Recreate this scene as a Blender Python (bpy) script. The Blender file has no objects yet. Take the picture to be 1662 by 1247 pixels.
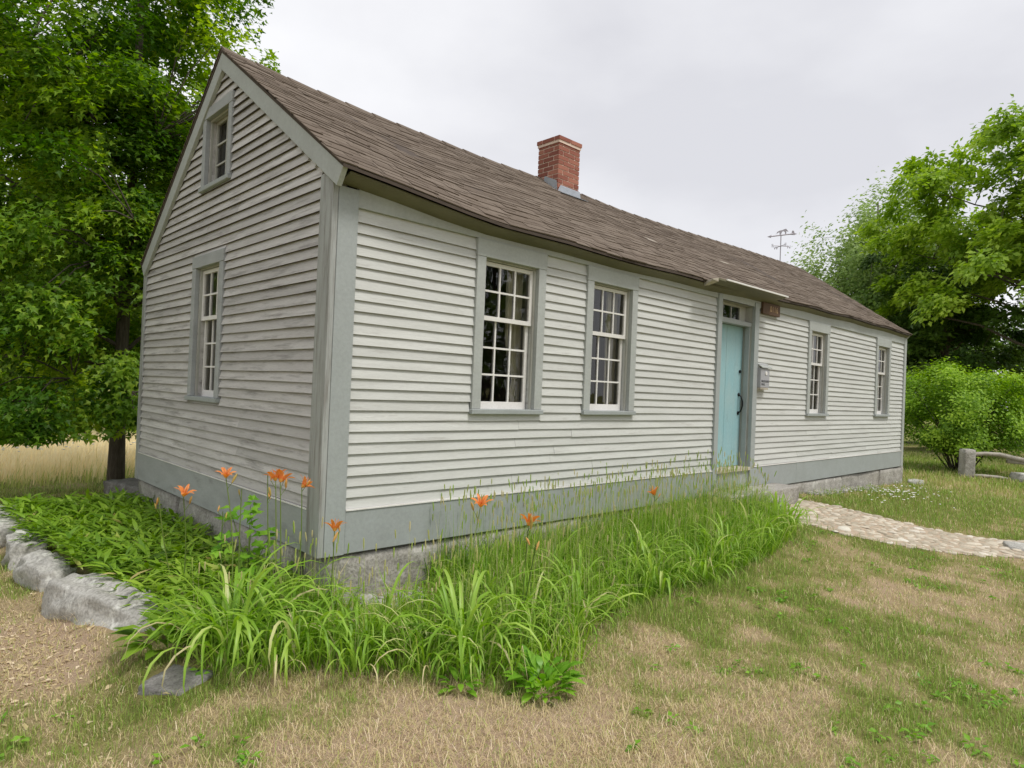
import bpy, math, random
import numpy as np
from mathutils import Vector, Matrix

random.seed(7)
RNG = np.random.default_rng(11)
scene = bpy.context.scene
COL = scene.collection
R = math.radians

# ------------------------------------------------------------------ camera
cam_d = bpy.data.cameras.new('camera')
cam = bpy.data.objects.new('camera', cam_d)
COL.objects.link(cam)
CAM = np.array([-2.3584, -4.3967, 1.2647])
_yaw, _pit, _rol = .7641, .0095, .041
_fw = np.array([math.sin(_yaw)*math.cos(_pit), math.cos(_yaw)*math.cos(_pit), math.sin(_pit)])
_r = np.cross(_fw, [0, 0, 1]); _r /= np.linalg.norm(_r); _u = np.cross(_r, _fw)
_rr = math.cos(_rol)*_r + math.sin(_rol)*_u
_uu = -math.sin(_rol)*_r + math.cos(_rol)*_u
M = Matrix(((_rr[0], _uu[0], -_fw[0], CAM[0]), (_rr[1], _uu[1], -_fw[1], CAM[1]), (_rr[2], _uu[2], -_fw[2], CAM[2]), (0, 0, 0, 1)))
cam.matrix_world = M
cam_d.sensor_width = 36
cam_d.lens = 1073.4/1662*36
cam_d.clip_start = .05
cam_d.clip_end = 1000
scene.camera = cam
scene.render.resolution_x = 1024
scene.render.resolution_y = 768

# ------------------------------------------------------------------ sky and sun (overcast)
SUN_EL = R(60)          # light comes from the front of the house
world = bpy.data.worlds.new('World'); scene.world = world
world.use_nodes = True
wn, wl = world.node_tree.nodes, world.node_tree.links
wn.clear()
wo = wn.new('ShaderNodeOutputWorld'); bgn = wn.new('ShaderNodeBackground')
sky = wn.new('ShaderNodeTexSky'); sky.sky_type = 'NISHITA'; sky.sun_disc = False
sky.sun_elevation = SUN_EL; sky.sun_rotation = R(210)
sc = wn.new('ShaderNodeVectorMath'); sc.operation = 'SCALE'; sc.inputs[3].default_value = .1
wl.new(sky.outputs[0], sc.inputs[0])
tcw = wn.new('ShaderNodeTexCoord')
mpw = wn.new('ShaderNodeMapping'); mpw.inputs['Scale'].default_value = (1, 1, 2.0)
nzw = wn.new('ShaderNodeTexNoise'); nzw.inputs['Scale'].default_value = 1.25; nzw.inputs['Detail'].default_value = 6; nzw.inputs['Roughness'].default_value = .5
wl.new(tcw.outputs['Generated'], mpw.inputs[0]); wl.new(mpw.outputs[0], nzw.inputs['Vector'])
crw = wn.new('ShaderNodeValToRGB')
crw.color_ramp.elements[0].position = .36; crw.color_ramp.elements[0].color = (.475, .475, .50, 1)
crw.color_ramp.elements[1].position = .66; crw.color_ramp.elements[1].color = (.68, .68, .69, 1)
wl.new(nzw.outputs['Fac'], crw.inputs[0])
mxw = wn.new('ShaderNodeMixRGB'); mxw.inputs[0].default_value = .95
wl.new(sc.outputs[0], mxw.inputs[1]); wl.new(crw.outputs[0], mxw.inputs[2])
wl.new(mxw.outputs[0], bgn.inputs[0]); bgn.inputs[1].default_value = 1.0
wl.new(bgn.outputs[0], wo.inputs[0])

sun_d = bpy.data.lights.new('sun', 'SUN'); sun_d.energy = 1.5; sun_d.angle = R(15); sun_d.color = (1, .97, .92)
sun = bpy.data.objects.new('sun', sun_d); COL.objects.link(sun)
_az = R(168)                                    # compass-like angle from +y towards +x of the light source
_src = Vector((math.sin(_az)*math.cos(SUN_EL), math.cos(_az)*math.cos(SUN_EL), math.sin(SUN_EL)))
sun.rotation_euler = _src.to_track_quat('Z', 'Y').to_euler()
sky.sun_rotation = _az
vs = scene.view_settings
vs.view_transform = 'Standard'; vs.look = 'None'; vs.exposure = 0.68; vs.gamma = 1; vs.use_curve_mapping = False

cy = scene.cycles
cy.max_bounces = 6; cy.diffuse_bounces = 3; cy.glossy_bounces = 3; cy.transmission_bounces = 4; cy.transparent_max_bounces = 8

# ------------------------------------------------------------------ helpers
def hash2(ix, iy, s=0):
    h = (ix*374761393 + iy*668265263 + s*974711 + 1013904223) & 0xffffffff
    h = ((h ^ (h >> 13))*1274126177) & 0xffffffff
    return ((h ^ (h >> 16)) & 0xffff)/65535.0

def vnoise(x, y, s=0):
    x = np.asarray(x, float); y = np.asarray(y, float)
    ix = np.floor(x).astype(np.int64); iy = np.floor(y).astype(np.int64)
    fx = x-ix; fy = y-iy; fx = fx*fx*(3-2*fx); fy = fy*fy*(3-2*fy)
    a = hash2(ix, iy, s); b = hash2(ix+1, iy, s); c = hash2(ix, iy+1, s); d = hash2(ix+1, iy+1, s)
    return (a*(1-fx)+b*fx)*(1-fy)+(c*(1-fx)+d*fx)*fy

def fbm(x, y, s=0, o=3):
    t = 0; a = .5; n = 0
    for i in range(o):
        t = t+a*vnoise(np.asarray(x)*2**i, np.asarray(y)*2**i, s+i*17); n += a; a *= .5
    return t/n

def sstep(a, b, x):
    t = np.clip((np.asarray(x, float)-a)/(b-a), 0, 1); return t*t*(3-2*t)

def mesh_arrays(name, V, F, tone=None, smooth=False):
    """V (n,3), F (m,3) or (m,4) int arrays -> mesh, optional per-vertex tone"""
    V = np.asarray(V, np.float32); F = np.asarray(F, np.int32)
    me = bpy.data.meshes.new(name)
    k = F.shape[1]
    me.vertices.add(len(V)); me.vertices.foreach_set('co', V.ravel())
    me.loops.add(F.size); me.loops.foreach_set('vertex_index', F.ravel())
    me.polygons.add(len(F))
    me.polygons.foreach_set('loop_start', np.arange(0, F.size, k, dtype=np.int32))
    me.polygons.foreach_set('loop_total', np.full(len(F), k, np.int32))
    if smooth: me.polygons.foreach_set('use_smooth', np.ones(len(F), bool))
    me.update(calc_edges=True)
    if tone is not None:
        at = me.attributes.new('tone', 'FLOAT', 'POINT'); at.data.foreach_set('value', np.asarray(tone, np.float32))
    return me

class MB:
    def __init__(s): s.v = []; s.f = []; s.t = []
    def add(s, vs, fs, tone=.5):
        o = len(s.v); s.v += [tuple(p) for p in vs]; s.f += [tuple(i+o for i in f) for f in fs]; s.t += [tone]*len(vs)
    def box(s, x0, x1, y0, y1, z0, z1, fn=None, tone=.5):
        vs = [(x, y, z) for z in (z0, z1) for y in (y0, y1) for x in (x0, x1)]
        if fn: vs = [fn(*p) for p in vs]
        s.add(vs, [(0, 2, 3, 1), (4, 5, 7, 6), (0, 1, 5, 4), (2, 6, 7, 3), (0, 4, 6, 2), (1, 3, 7, 5)], tone)
    def tube(s, pts, rad, n=6, cap=True, tone=.5):
        pts = [Vector(p) for p in pts]; rings = []
        for i, p in enumerate(pts):
            d = (pts[min(i+1, len(pts)-1)]-pts[max(i-1, 0)]).normalized()
            a = d.cross(Vector((0, 0, 1)) if abs(d.z) < .95 else Vector((1, 0, 0))).normalized(); b = d.cross(a)
            r = rad[i] if hasattr(rad, '__len__') else rad
            rings.append([p+(a*math.cos(2*math.pi*k/n)+b*math.sin(2*math.pi*k/n))*r for k in range(n)])
        vs = [q for ring in rings for q in ring]; fs = []
        for i in range(len(pts)-1):
            for k in range(n):
                fs.append((i*n+k, i*n+(k+1) % n, (i+1)*n+(k+1) % n, (i+1)*n+k))
        if cap: fs.append(tuple(range(n))[::-1]); fs.append(tuple((len(pts)-1)*n+k for k in range(n)))
        s.add(vs, fs, tone)
    def mesh(s, name, smooth=False):
        me = bpy.data.meshes.new(name); me.from_pydata(s.v, [], s.f); me.update()
        at = me.attributes.new('tone', 'FLOAT', 'POINT'); at.data.foreach_set('value', np.asarray(s.t, np.float32))
        if smooth: me.polygons.foreach_set('use_smooth', np.ones(len(me.polygons), bool))
        return me
    def build(s, name, mat, parent=None, smooth=False, bevel=0):
        return link(name, s.mesh(name, smooth), mat, parent, bevel)

def link(name, me, mat, parent=None, bevel=0):
    if mat is not None and len(me.materials) == 0: me.materials.append(mat)
    o = bpy.data.objects.new(name, me); COL.objects.link(o)
    if parent is not None: o.parent = parent
    if bevel:
        b = o.modifiers.new('bevel', 'BEVEL'); b.width = bevel; b.segments = 2; b.limit_method = 'ANGLE'
    return o

def empty(name, loc=(0, 0, 0), rz=0):
    o = bpy.data.objects.new(name, None); COL.objects.link(o); o.location = loc; o.rotation_euler = (0, 0, rz)
    o.empty_display_size = .1
    return o

def tag(o, label=None, cat=None, group=None, kind=None):
    if label: o['label'] = label
    if cat: o['category'] = cat
    if group: o['group'] = group
    if kind: o['kind'] = kind
    return o

# ------------------------------------------------------------------ materials
def newmat(name):
    m = bpy.data.materials.new(name); m.use_nodes = True
    n, l = m.node_tree.nodes, m.node_tree.links
    return m, n, l, n['Principled BSDF']

def node(n, typ, **kw):
    x = n.new(typ)
    for k, v in kw.items():
        if k in x.inputs: x.inputs[k].default_value = v
        else: setattr(x, k, v)
    return x

def ramp(n, l, src, stops):
    c = n.new('ShaderNodeValToRGB')
    e = c.color_ramp.elements
    e[0].position, e[0].color = stops[0][0], (*stops[0][1], 1)
    e[1].position, e[1].color = stops[-1][0], (*stops[-1][1], 1)
    for p, col in stops[1:-1]:
        q = e.new(p); q.color = (*col, 1)
    l.new(src, c.inputs[0]); return c.outputs[0]

def mix(n, l, fac, a, b, mode='MIX'):
    x = n.new('ShaderNodeMixRGB'); x.blend_type = mode
    for sock, val in zip(x.inputs, (fac, a, b)):
        if isinstance(val, (int, float)): sock.default_value = val
        elif isinstance(val, tuple): sock.default_value = (*val, 1)
        else: l.new(val, sock)
    return x.outputs[0]

def noise(n, l, scale=5, detail=3, rough=.55, stretch=(1, 1, 1), coord='world', rot=(0, 0, 0)):
    if coord == 'world':
        g = n.new('ShaderNodeNewGeometry').outputs['Position']
    else:
        g = n.new('ShaderNodeTexCoord').outputs['Object']
    mp = n.new('ShaderNodeMapping'); mp.inputs['Scale'].default_value = stretch; mp.inputs['Rotation'].default_value = rot
    l.new(g, mp.inputs[0])
    t = node(n, 'ShaderNodeTexNoise', Scale=scale, Detail=detail, Roughness=rough)
    l.new(mp.outputs[0], t.inputs['Vector']); return t.outputs['Fac']

def bump(n, l, b, h, strength=.3, dist=.01):
    x = node(n, 'ShaderNodeBump', Strength=strength, Distance=dist); l.new(h, x.inputs['Height']); l.new(x.outputs[0], b.inputs['Normal'])

def mat_paint(name, base, dirt, worn, stretch, worn_lo=.62, worn_hi=.75, rough=.62, rand=.10, grain=.25):
    m, n, l, b = newmat(name)
    oi = n.new('ShaderNodeObjectInfo').outputs['Random']
    c0 = mix(n, l, oi, tuple(v*(1-rand) for v in base), tuple(min(1, v*(1+rand)) for v in base))
    d = noise(n, l, 3.2, 4, .6, stretch)
    c1 = mix(n, l, ramp(n, l, d, [(.38, (0, 0, 0)), (.75, (.75, .75, .75))]), c0, dirt)
    w = noise(n, l, 5.5, 6, .68, tuple(v*.8 for v in stretch))
    c2 = mix(n, l, ramp(n, l, w, [(worn_lo, (0, 0, 0)), (worn_hi, (.85, .85, .85))]), c1, worn)
    g = noise(n, l, 40, 3, .6, stretch)
    c3 = mix(n, l, .14, c2, ramp(n, l, g, [(.3, (.2, .2, .2)), (.7, (1, 1, 1))]), 'MULTIPLY')
    l.new(c3, b.inputs['Base Color']); b.inputs['Roughness'].default_value = rough
    b.inputs['Specular IOR Level'].default_value = .3
    bump(n, l, b, g, grain, .004)
    return m

def mat_simple(name, col, rough=.6, var=.15, scale=8, metal=0, bmp=.1, spec=.4):
    m, n, l, b = newmat(name)
    f = noise(n, l, scale, 4)
    c = mix(n, l, f, tuple(v*(1-var) for v in col), tuple(min(1, v*(1+var)) for v in col))
    l.new(c, b.inputs['Base Color']); b.inputs['Roughness'].default_value = rough; b.inputs['Metallic'].default_value = metal
    b.inputs['Specular IOR Level'].default_value = spec
    if bmp: bump(n, l, b, f, bmp, .01)
    return m

def mat_leaf(name, stops, trans=.35, rough=.5, spec=.3):
    """stops over the per-leaf tone attribute"""
    m, n, l, b = newmat(name)
    at = node(n, 'ShaderNodeAttribute', attribute_name='tone')
    c = ramp(n, l, at.outputs['Fac'], stops)
    l.new(c, b.inputs['Base Color']); b.inputs['Roughness'].default_value = rough; b.inputs['Specular IOR Level'].default_value = spec
    tr = n.new('ShaderNodeBsdfTranslucent')
    hs = node(n, 'ShaderNodeHueSaturation', Saturation=1.1, Value=1.25); l.new(c, hs.inputs['Color'])
    l.new(hs.outputs[0], tr.inputs['Color'])
    mx = n.new('ShaderNodeMixShader'); mx.inputs[0].default_value = trans
    l.new(b.outputs[0], mx.inputs[1]); l.new(tr.outputs[0], mx.inputs[2])
    l.new(mx.outputs[0], n['Material Output'].inputs['Surface'])
    return m

def mat_stone(name, a, bcol, lichen, scale=6, bmp=.6):
    m, n, l, b = newmat(name)
    f = noise(n, l, scale, 6, .65)
    c = ramp(n, l, f, [(.3, a), (.7, bcol)])
    sp = noise(n, l, scale*14, 3, .6)
    c = mix(n, l, .55, c, ramp(n, l, sp, [(.35, (.35, .34, .33)), (.6, (1, 1, 1))]), 'MULTIPLY')
    li = noise(n, l, scale*1.7, 5, .7)
    c = mix(n, l, ramp(n, l, li, [(.56, (0, 0, 0)), (.66, (.7, .7, .7))]), c, lichen)
    l.new(c, b.inputs['Base Color']); b.inputs['Roughness'].default_value = .9; b.inputs['Specular IOR Level'].default_value = .2
    h = noise(n, l, scale*3, 4, .55); bump(n, l, b, h, bmp, .03)
    return m

MT = {}
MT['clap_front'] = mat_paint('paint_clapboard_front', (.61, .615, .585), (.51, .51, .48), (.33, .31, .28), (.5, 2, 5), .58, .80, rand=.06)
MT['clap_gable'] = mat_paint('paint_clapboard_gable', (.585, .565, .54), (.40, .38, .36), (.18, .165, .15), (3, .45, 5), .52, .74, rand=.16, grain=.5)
MT['trim'] = mat_paint('paint_trim_grey', (.37, .395, .39), (.32, .34, .33), (.45, .46, .45), (1, 1, 1), .66, .9, rand=.03)
MT['trim_up'] = mat_paint('paint_trim_pale', (.435, .455, .435), (.37, .38, .36), (.27, .275, .25), (1, 1, 1), .66, .85, rand=.03)
MT['trim_worn'] = mat_paint('paint_trim_worn', (.42, .435, .42), (.30, .30, .285), (.20, .185, .165), (5, 5, .35), .47, .66, rand=.03, grain=.9)
MT['trim_stain'] = mat_paint('paint_trim_stained', (.40, .415, .415), (.30, .31, .31), (.22, .22, .215), (1, .7, 2.2), .58, .8, rand=.03)
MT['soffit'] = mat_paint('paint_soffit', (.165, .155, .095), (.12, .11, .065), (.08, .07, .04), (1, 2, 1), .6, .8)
MT['lap_shade'] = mat_simple('clapboard_edge_shade', (.085, .07, .058), .9, .35, 12)  # dark colour painted in to deepen the shadow line under each lap
MT['white'] = mat_paint('paint_sash_white', (.80, .78, .75), (.70, .67, .63), (.52, .47, .42), (2, 2, 2), .66, .85, rand=.02)
MT['jamb'] = mat_paint('paint_jamb', (.46, .46, .41), (.36, .35, .31), (.26, .24, .21), (3, 3, .5), .55, .75)
MT['door'] = mat_paint('paint_door_teal', (.29, .49, .53), (.37, .51, .52), (.21, .35, .385), (1.6, 1.6, .55), .58, .8, rand=0)
MT['weathered'] = mat_paint('weathered_wood', (.52, .47, .38), (.38, .34, .27), (.25, .22, .18), (.6, 4, 6), .5, .7)
MT['iron'] = mat_simple('black_iron', (.02, .02, .022), .5, .2, 30, .6)
MT['greymetal'] = mat_simple('grey_vane_metal', (.36, .34, .37), .55, .2, 10, .4)
MT['flash'] = mat_simple('lead_flashing', (.45, .48, .53), .45, .25, 9, .5, .4)
MT['mortar'] = mat_simple('mortar', (.74, .58, .48), .9, .15, 40)
MT['room'] = mat_simple('room_plaster_dark', (.16, .12, .10), .9, .2, 2)
MT['curtain'] = mat_simple('curtain_cloth', (.78, .72, .57), .9, .1, 20)
MT['sign'] = mat_simple('sign_brown', (.10, .055, .03), .7, .3, 20)
MT['letters'] = mat_simple('sign_letter_gold', (.42, .28, .15), .7, .3, 60)
MT['dark_text'] = mat_simple('dark_print', (.05, .05, .055), .7, .1, 10, bmp=0)
MT['boxgrey'] = mat_simple('box_grey', (.36, .36, .38), .55, .12, 10)
MT['granite'] = mat_stone('granite_foundation', (.30, .28, .25), (.52, .495, .45), (.55, .535, .49), 3.5, .8)
MT['boulder'] = mat_stone('boulder_lichen', (.33, .32, .29), (.56, .545, .50), (.68, .68, .62), 3.4, .5)
MT['slab'] = mat_stone('dark_slab', (.17, .16, .15), (.30, .285, .27), (.42, .42, .40), 5, .5)
MT['cobble'] = None
MT['bark'] = None

def mk_brick():
    m, n, l, b = newmat('brick_red')
    oi = n.new('ShaderNodeObjectInfo').outputs['Random']
    c = ramp(n, l, oi, [(0, (.25, .082, .057)), (.5, (.34, .122, .085)), (1, (.43, .175, .12))])
    f = noise(n, l, 60, 4, .6)
    c = mix(n, l, .35, c, ramp(n, l, f, [(.3, (.5, .5, .5)), (.7, (1, 1, 1))]), 'MULTIPLY')
    l.new(c, b.inputs['Base Color']); b.inputs['Roughness'].default_value = .9; bump(n, l, b, f, .3, .005); return m
MT['brick'] = mk_brick()

def mk_cobble():
    m, n, l, b = newmat('cobblestone')
    oi = n.new('ShaderNodeObjectInfo').outputs['Random']
    c = ramp(n, l, oi, [(0, (.40, .34, .25)), (.3, (.55, .48, .37)), (.6, (.66, .59, .47)), (.85, (.55, .46, .35)), (1, (.74, .70, .60))])
    f = noise(n, l, 30, 4, .6)
    c = mix(n, l, .5, c, ramp(n, l, f, [(.3, (.55, .55, .55)), (.7, (1, 1, 1))]), 'MULTIPLY')
    l.new(c, b.inputs['Base Color']); b.inputs['Roughness'].default_value = .85; bump(n, l, b, f, .3, .008); return m
MT['cobble'] = mk_cobble()

def mk_bark():
    m, n, l, b = newmat('bark')
    f = noise(n, l, 9, 6, .7, (2.5, 2.5, .45))
    c = ramp(n, l, f, [(.32, (.045, .035, .027)), (.68, (.17, .14, .11))])
    l.new(c, b.inputs['Base Color']); b.inputs['Roughness'].default_value = .95; bump(n, l, b, f, 1, .04); return m
MT['bark'] = mk_bark()

def mk_shingle():
    m, n, l, b = newmat('roof_shingle')
    at = node(n, 'ShaderNodeAttribute', attribute_name='tone')
    c = ramp(n, l, at.outputs['Fac'], [(0, (.145, .112, .086)), (.5, (.185, .146, .114)), (.95, (.225, .182, .145)), (1, (.40, .35, .29))])
    big = noise(n, l, .9, 4, .6)
    c = mix(n, l, .5, c, ramp(n, l, big, [(.3, (.68, .68, .68)), (.7, (1, 1, 1))]), 'MULTIPLY')
    st = noise(n, l, 6, 4, .6, (5, 1, 1))
    c = mix(n, l, .25, c, ramp(n, l, st, [(.3, (.6, .58, .56)), (.7, (1, 1, 1))]), 'MULTIPLY')
    f = noise(n, l, 160, 2, .6)
    c = mix(n, l, .35, c, ramp(n, l, f, [(.3, (.55, .55, .55)), (.7, (1, 1, 1))]), 'MULTIPLY')
    mo = noise(n, l, 7, 5, .7)
    c = mix(n, l, ramp(n, l, mo, [(.74, (0, 0, 0)), (.80, (.4, .4, .4))]), c, (.30, .29, .22))
    l.new(c, b.inputs['Base Color']); b.inputs['Roughness'].default_value = .95; b.inputs['Specular IOR Level'].default_value = .15
    bump(n, l, b, f, .5, .005); return m
MT['shingle'] = mk_shingle()
MT['deck'] = mat_simple('roof_deck', (.07, .052, .04), .9, .3, 6)

def mk_glass():
    m, n, l, b = newmat('window_glass')
    n.remove(b)
    fr = node(n, 'ShaderNodeFresnel', IOR=1.75)
    tr = n.new('ShaderNodeBsdfTransparent'); tr.inputs[0].default_value = (.88, .90, .88, 1)
    gl = node(n, 'ShaderNodeBsdfGlossy', Roughness=.015)
    w = noise(n, l, 4, 2, .5)
    bp = node(n, 'ShaderNodeBump', Strength=.25, Distance=.012); l.new(w, bp.inputs['Height']); l.new(bp.outputs[0], gl.inputs['Normal'])
    mx = n.new('ShaderNodeMixShader'); l.new(fr.outputs[0], mx.inputs[0]); l.new(tr.outputs[0], mx.inputs[1]); l.new(gl.outputs[0], mx.inputs[2])
    l.new(mx.outputs[0], n['Material Output'].inputs['Surface']); return m
MT['glass'] = mk_glass()

G = lambda *s: list(s)
MT['leaf_maple'] = mat_leaf('leaf_maple', G((0, (.06, .15, .012)), (.5, (.165, .305, .022)), (1, (.40, .54, .055))), .5)
MT['leaf_wood'] = mat_leaf('leaf_wood', G((0, (.08, .155, .02)), (.5, (.15, .26, .033)), (1, (.26, .38, .055))), .35)
MT['leaf_dark'] = mat_leaf('leaf_dark', G((0, (.045, .095, .014)), (.5, (.085, .16, .022)), (1, (.15, .24, .036))), .3)
MT['leaf_light'] = mat_leaf('leaf_light', G((0, (.19, .32, .03)), (.5, (.35, .51, .058)), (1, (.50, .65, .10))), .42)
MT['leaf_pale'] = mat_leaf('leaf_pale', G((0, (.17, .27, .07)), (.5, (.29, .41, .11)), (1, (.42, .53, .20))), .35)
MT['leaf_shrub'] = mat_leaf('leaf_shrub', G((0, (.11, .22, .014)), (.5, (.24, .41, .03)), (1, (.40, .58, .055))), .4)
MT['leaf_cover'] = mat_leaf('leaf_cover', G((0, (.10, .21, .016)), (.55, (.22, .38, .032)), (.93, (.36, .52, .06)), (1, (.52, .44, .18))), .35, .4, .4)
MT['leaf_lily'] = mat_leaf('leaf_lily', G((0, (.12, .25, .020)), (.45, (.26, .45, .042)), (.8, (.45, .62, .12)), (.9, (.62, .68, .26)), (1, (.70, .60, .36))), .4, .4, .4)
MT['leaf_weed'] = mat_leaf('leaf_weed', G((0, (.13, .32, .02)), (1, (.27, .50, .045))), .4, .4, .4)
MT['grass_tall'] = mat_leaf('grass_tall', G((0, (.09, .21, .016)), (.5, (.215, .39, .033)), (.78, (.36, .51, .075)), (.9, (.52, .54, .21)), (1, (.66, .58, .34))), .4)
MT['lawn'] = mat_leaf('lawn_blades', G((0, (.15, .28, .035)), (.3, (.29, .42, .07)), (.5, (.47, .46, .17)), (.7, (.59, .48, .27)), (.88, (.70, .56, .35)), (1, (.82, .70, .50))), .25)
MT['meadow'] = mat_leaf('meadow_straw', G((0, (.40, .45, .13)), (.4, (.78, .68, .38)), (1, (.95, .85, .60))), .5)
MT['stalk'] = mat_leaf('stalk', G((0, (.10, .17, .03)), (1, (.20, .27, .06))), .15)
MT['petal'] = mat_leaf('lily_petal', G((0, (.70, .40, .10)), (.3, (.80, .22, .06)), (1, (.90, .36, .12))), .35, .5)
MT['bud'] = mat_leaf('lily_bud', G((0, (.40, .38, .10)), (1, (.75, .42, .14))), .2)
MT['clover'] = mat_simple('white_petals', (.75, .74, .68), .8, .1, 20)

def mk_ground():
    m, n, l, b = newmat('ground')
    at = node(n, 'ShaderNodeAttribute', attribute_name='tone')
    f = noise(n, l, 14, 6, .7)
    s = n.new('ShaderNodeMath'); s.operation = 'MULTIPLY_ADD'; l.new(f, s.inputs[0]); s.inputs[1].default_value = .5; 
    a = n.new('ShaderNodeMath'); a.operation = 'ADD'; a.inputs[1].default_value = -.25; l.new(at.outputs['Fac'], a.inputs[0]); l.new(a.outputs[0], s.inputs[2])
    c = ramp(n, l, s.outputs[0], [(0, (.18, .20, .055)), (.3, (.30, .27, .11)), (.55, (.42, .33, .19)), (.8, (.47, .355, .23)), (1, (.50, .37, .26))])
    g = noise(n, l, 90, 4, .7)
    c = mix(n, l, .6, c, ramp(n, l, g, [(.3, (.4, .38, .35)), (.65, (1, 1, 1))]), 'MULTIPLY')
    l.new(c, b.inputs['Base Color']); b.inputs['Roughness'].default_value = 1; b.inputs['Specular IOR Level'].default_value = .05
    bump(n, l, b, g, .8, .02); return m
MT['ground'] = mk_ground()
MT['earth'] = mat_simple('path_earth', (.42, .33, .24), .95, .3, 18, bmp=.6)

# ------------------------------------------------------------------ terrain
def zh(x): return np.interp(x, [-1.2, 0, 1, 3, 5.2, 8.2, 11, 13.5, 18, 60], [-.42, -.37, -.35, -.31, -.19, -.19, -.28, -.36, -.47, -.9])
def gz(x, y):
    x = np.asarray(x, float); y = np.asarray(y, float)
    front = zh(x)+(-.46-zh(x))*sstep(0.2, 2.6, -y)
    z = np.where(x > 12, np.minimum(front, front*1.0), front)
    left = sstep(-1.15, -1.5, x)
    z = z+(-.56-z)*left
    rear = np.clip(y-4.6, 0, None)
    z = z-.058*np.minimum(rear, 40)*sstep(0, 1, rear)-.05*sstep(0, .8, rear)
    z = z+.02*(fbm(x*.9, y*.9, 3)-.5)+.05*(fbm(x*.2, y*.2, 5)-.5)*sstep(2, 12, np.hypot(x, y))
    return z

def blob(x, y, cx, cy, rx, ry=None):
    ry = ry or rx
    return np.exp(-(((x-cx)/rx)**2+((y-cy)/ry)**2))

def dryness(x, y):
    """0 green .. 1 bare straw / thatch"""
    d = .33+.85*(fbm(x*1.1+3, y*1.1, 21, 4)-.5)+1.25*(fbm(x*4.2, y*4.2, 33, 3)-.5)
    d = d+.75*blob(x, y, -.45, -1.75, .75, .45)+.55*blob(x, y, 0.1, -2.1, .5, .35)
    d = d+.75*blob(x, y, -1.65, 1.0, .55, 1.3)+.3*blob(x, y, 1.3, -1.9, .45, .25)+.2*blob(x, y, 1.4, -2.75, .4)
    d = d-.50*blob(x, y, -1.5, -.6, .45, .5)-.25*blob(x, y, 2.4, -3.5, .5)-.25*blob(x, y, 3.3, -2.75, .35)
    d = d-.55*blob(x, y, 9.5, -1.0, 2.2, .9)-.35*blob(x, y, 12.0, -2.0, 3, 1.2)+.20*blob(x, y, 5.0, -2.9, 1.2, .7)
    d = d-.35*blob(x, y, 3, -1.3, 2.4, .45)-.08*sstep(5, 7, y)
    d = d-.25*sstep(9, 20, x)
    return np.clip(d, 0, 1)

def axis(lo, hi, flo, fhi, fine, g=1.18):
    a = list(np.arange(flo, fhi, fine)); s = fine
    while a[-1] < hi: s *= g; a.append(a[-1]+s)
    s = fine
    while a[0] > lo: s *= g; a.insert(0, a[0]-s)
    return np.array(a)

xs = axis(-220, 320, -3.2, 9.5, .09); ys = axis(-220, 320, -4.6, 6, .09)
XX, YY = np.meshgrid(xs, ys, indexing='xy')
ZZ = gz(XX, YY)
nx, ny = len(xs), len(ys)
idx = np.arange(nx*ny).reshape(ny, nx)
F = np.stack([idx[:-1, :-1].ravel(), idx[:-1, 1:].ravel(), idx[1:, 1:].ravel(), idx[1:, :-1].ravel()], 1)
DR = dryness(XX, YY)
ground = link('ground', mesh_arrays('ground', np.stack([XX.ravel(), YY.ravel(), ZZ.ravel()], 1), F, DR.ravel(), True), MT['ground'])
tag(ground, kind='structure', label='patchy lawn of dry straw and green grass round the house')

# ------------------------------------------------------------------ house
house = empty('clapboard_house', (0, 0, 0))
tag(house, 'long low grey clapboard house with brown shingle roof and blue door', 'house')
L, W = 13.34, 4.62
YR = 2.25
EX = [-.07, .67, 1.3, 2.1, 4.1, 5.6, 7.5, 10, 12.7, 13.5]; EZ = [2.81, 2.735, 2.70, 2.69, 2.695, 2.72, 2.753, 2.79, 2.795, 2.785]
RX = [-.06, .5, 1.6, 2.5, 3.3, 4.5, 5.4, 6.3, 8.1, 10.4, 12.8, 13.5]; RZ = [4.465, 4.40, 4.345, 4.33, 4.305, 4.315, 4.295, 4.265, 4.295, 4.37, 4.415, 4.41]
def spl(x, X, Z):
    return np.interp(x, X, Z)*.6+.2*(np.interp(x-.35, X, Z)+np.interp(x+.35, X, Z))
def eave(x): return Vector((x, -.22+.11*x/13.4+.006*math.sin(x*5.1), float(spl(x, EX, EZ))+.008*math.sin(x*3.3)))
def ridge(x): return Vector((x, YR, float(spl(x, RX, RZ))))
def reave(x): return Vector((x, 4.67, 2.615))
def roofp(x, v, back=False):
    e = reave(x) if back else eave(x)
    r = ridge(x); p = e.lerp(r, v)
    if not back: p.z += .012*math.sin(x*1.7+v*4)*v*(1-v)*4
    return p
def uvw_front(u, v, w): return (u, -w, v)
def uvw_gable(u, v, w): return (-w, -u, v)

# openings: front windows (u0,u1) outer casing, sill bottom .. header top
WZ0, WZ1 = 1.045, 2.573
FW = [(1.345, 2.213), (2.834, 3.702), (8.35, 9.19), (11.53, 12.37)]
DOOR = (5.46, 6.60)
GWIN = (2.03, 2.88, 1.03, 2.50)       # y0,y1,z0,z1
AWIN = (1.985, 2.75, 3.15, 3.985)

def rows_from(z, zend, e0, e1, ztop):
    out = []
    while z < zend-.02:
        e = e0+(e1-e0)*min(1, (z-.33)/(ztop-.33))+random.uniform(-.0035, .0035)
        out.append((z, min(z+e, zend))); z += e
    return out

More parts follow.
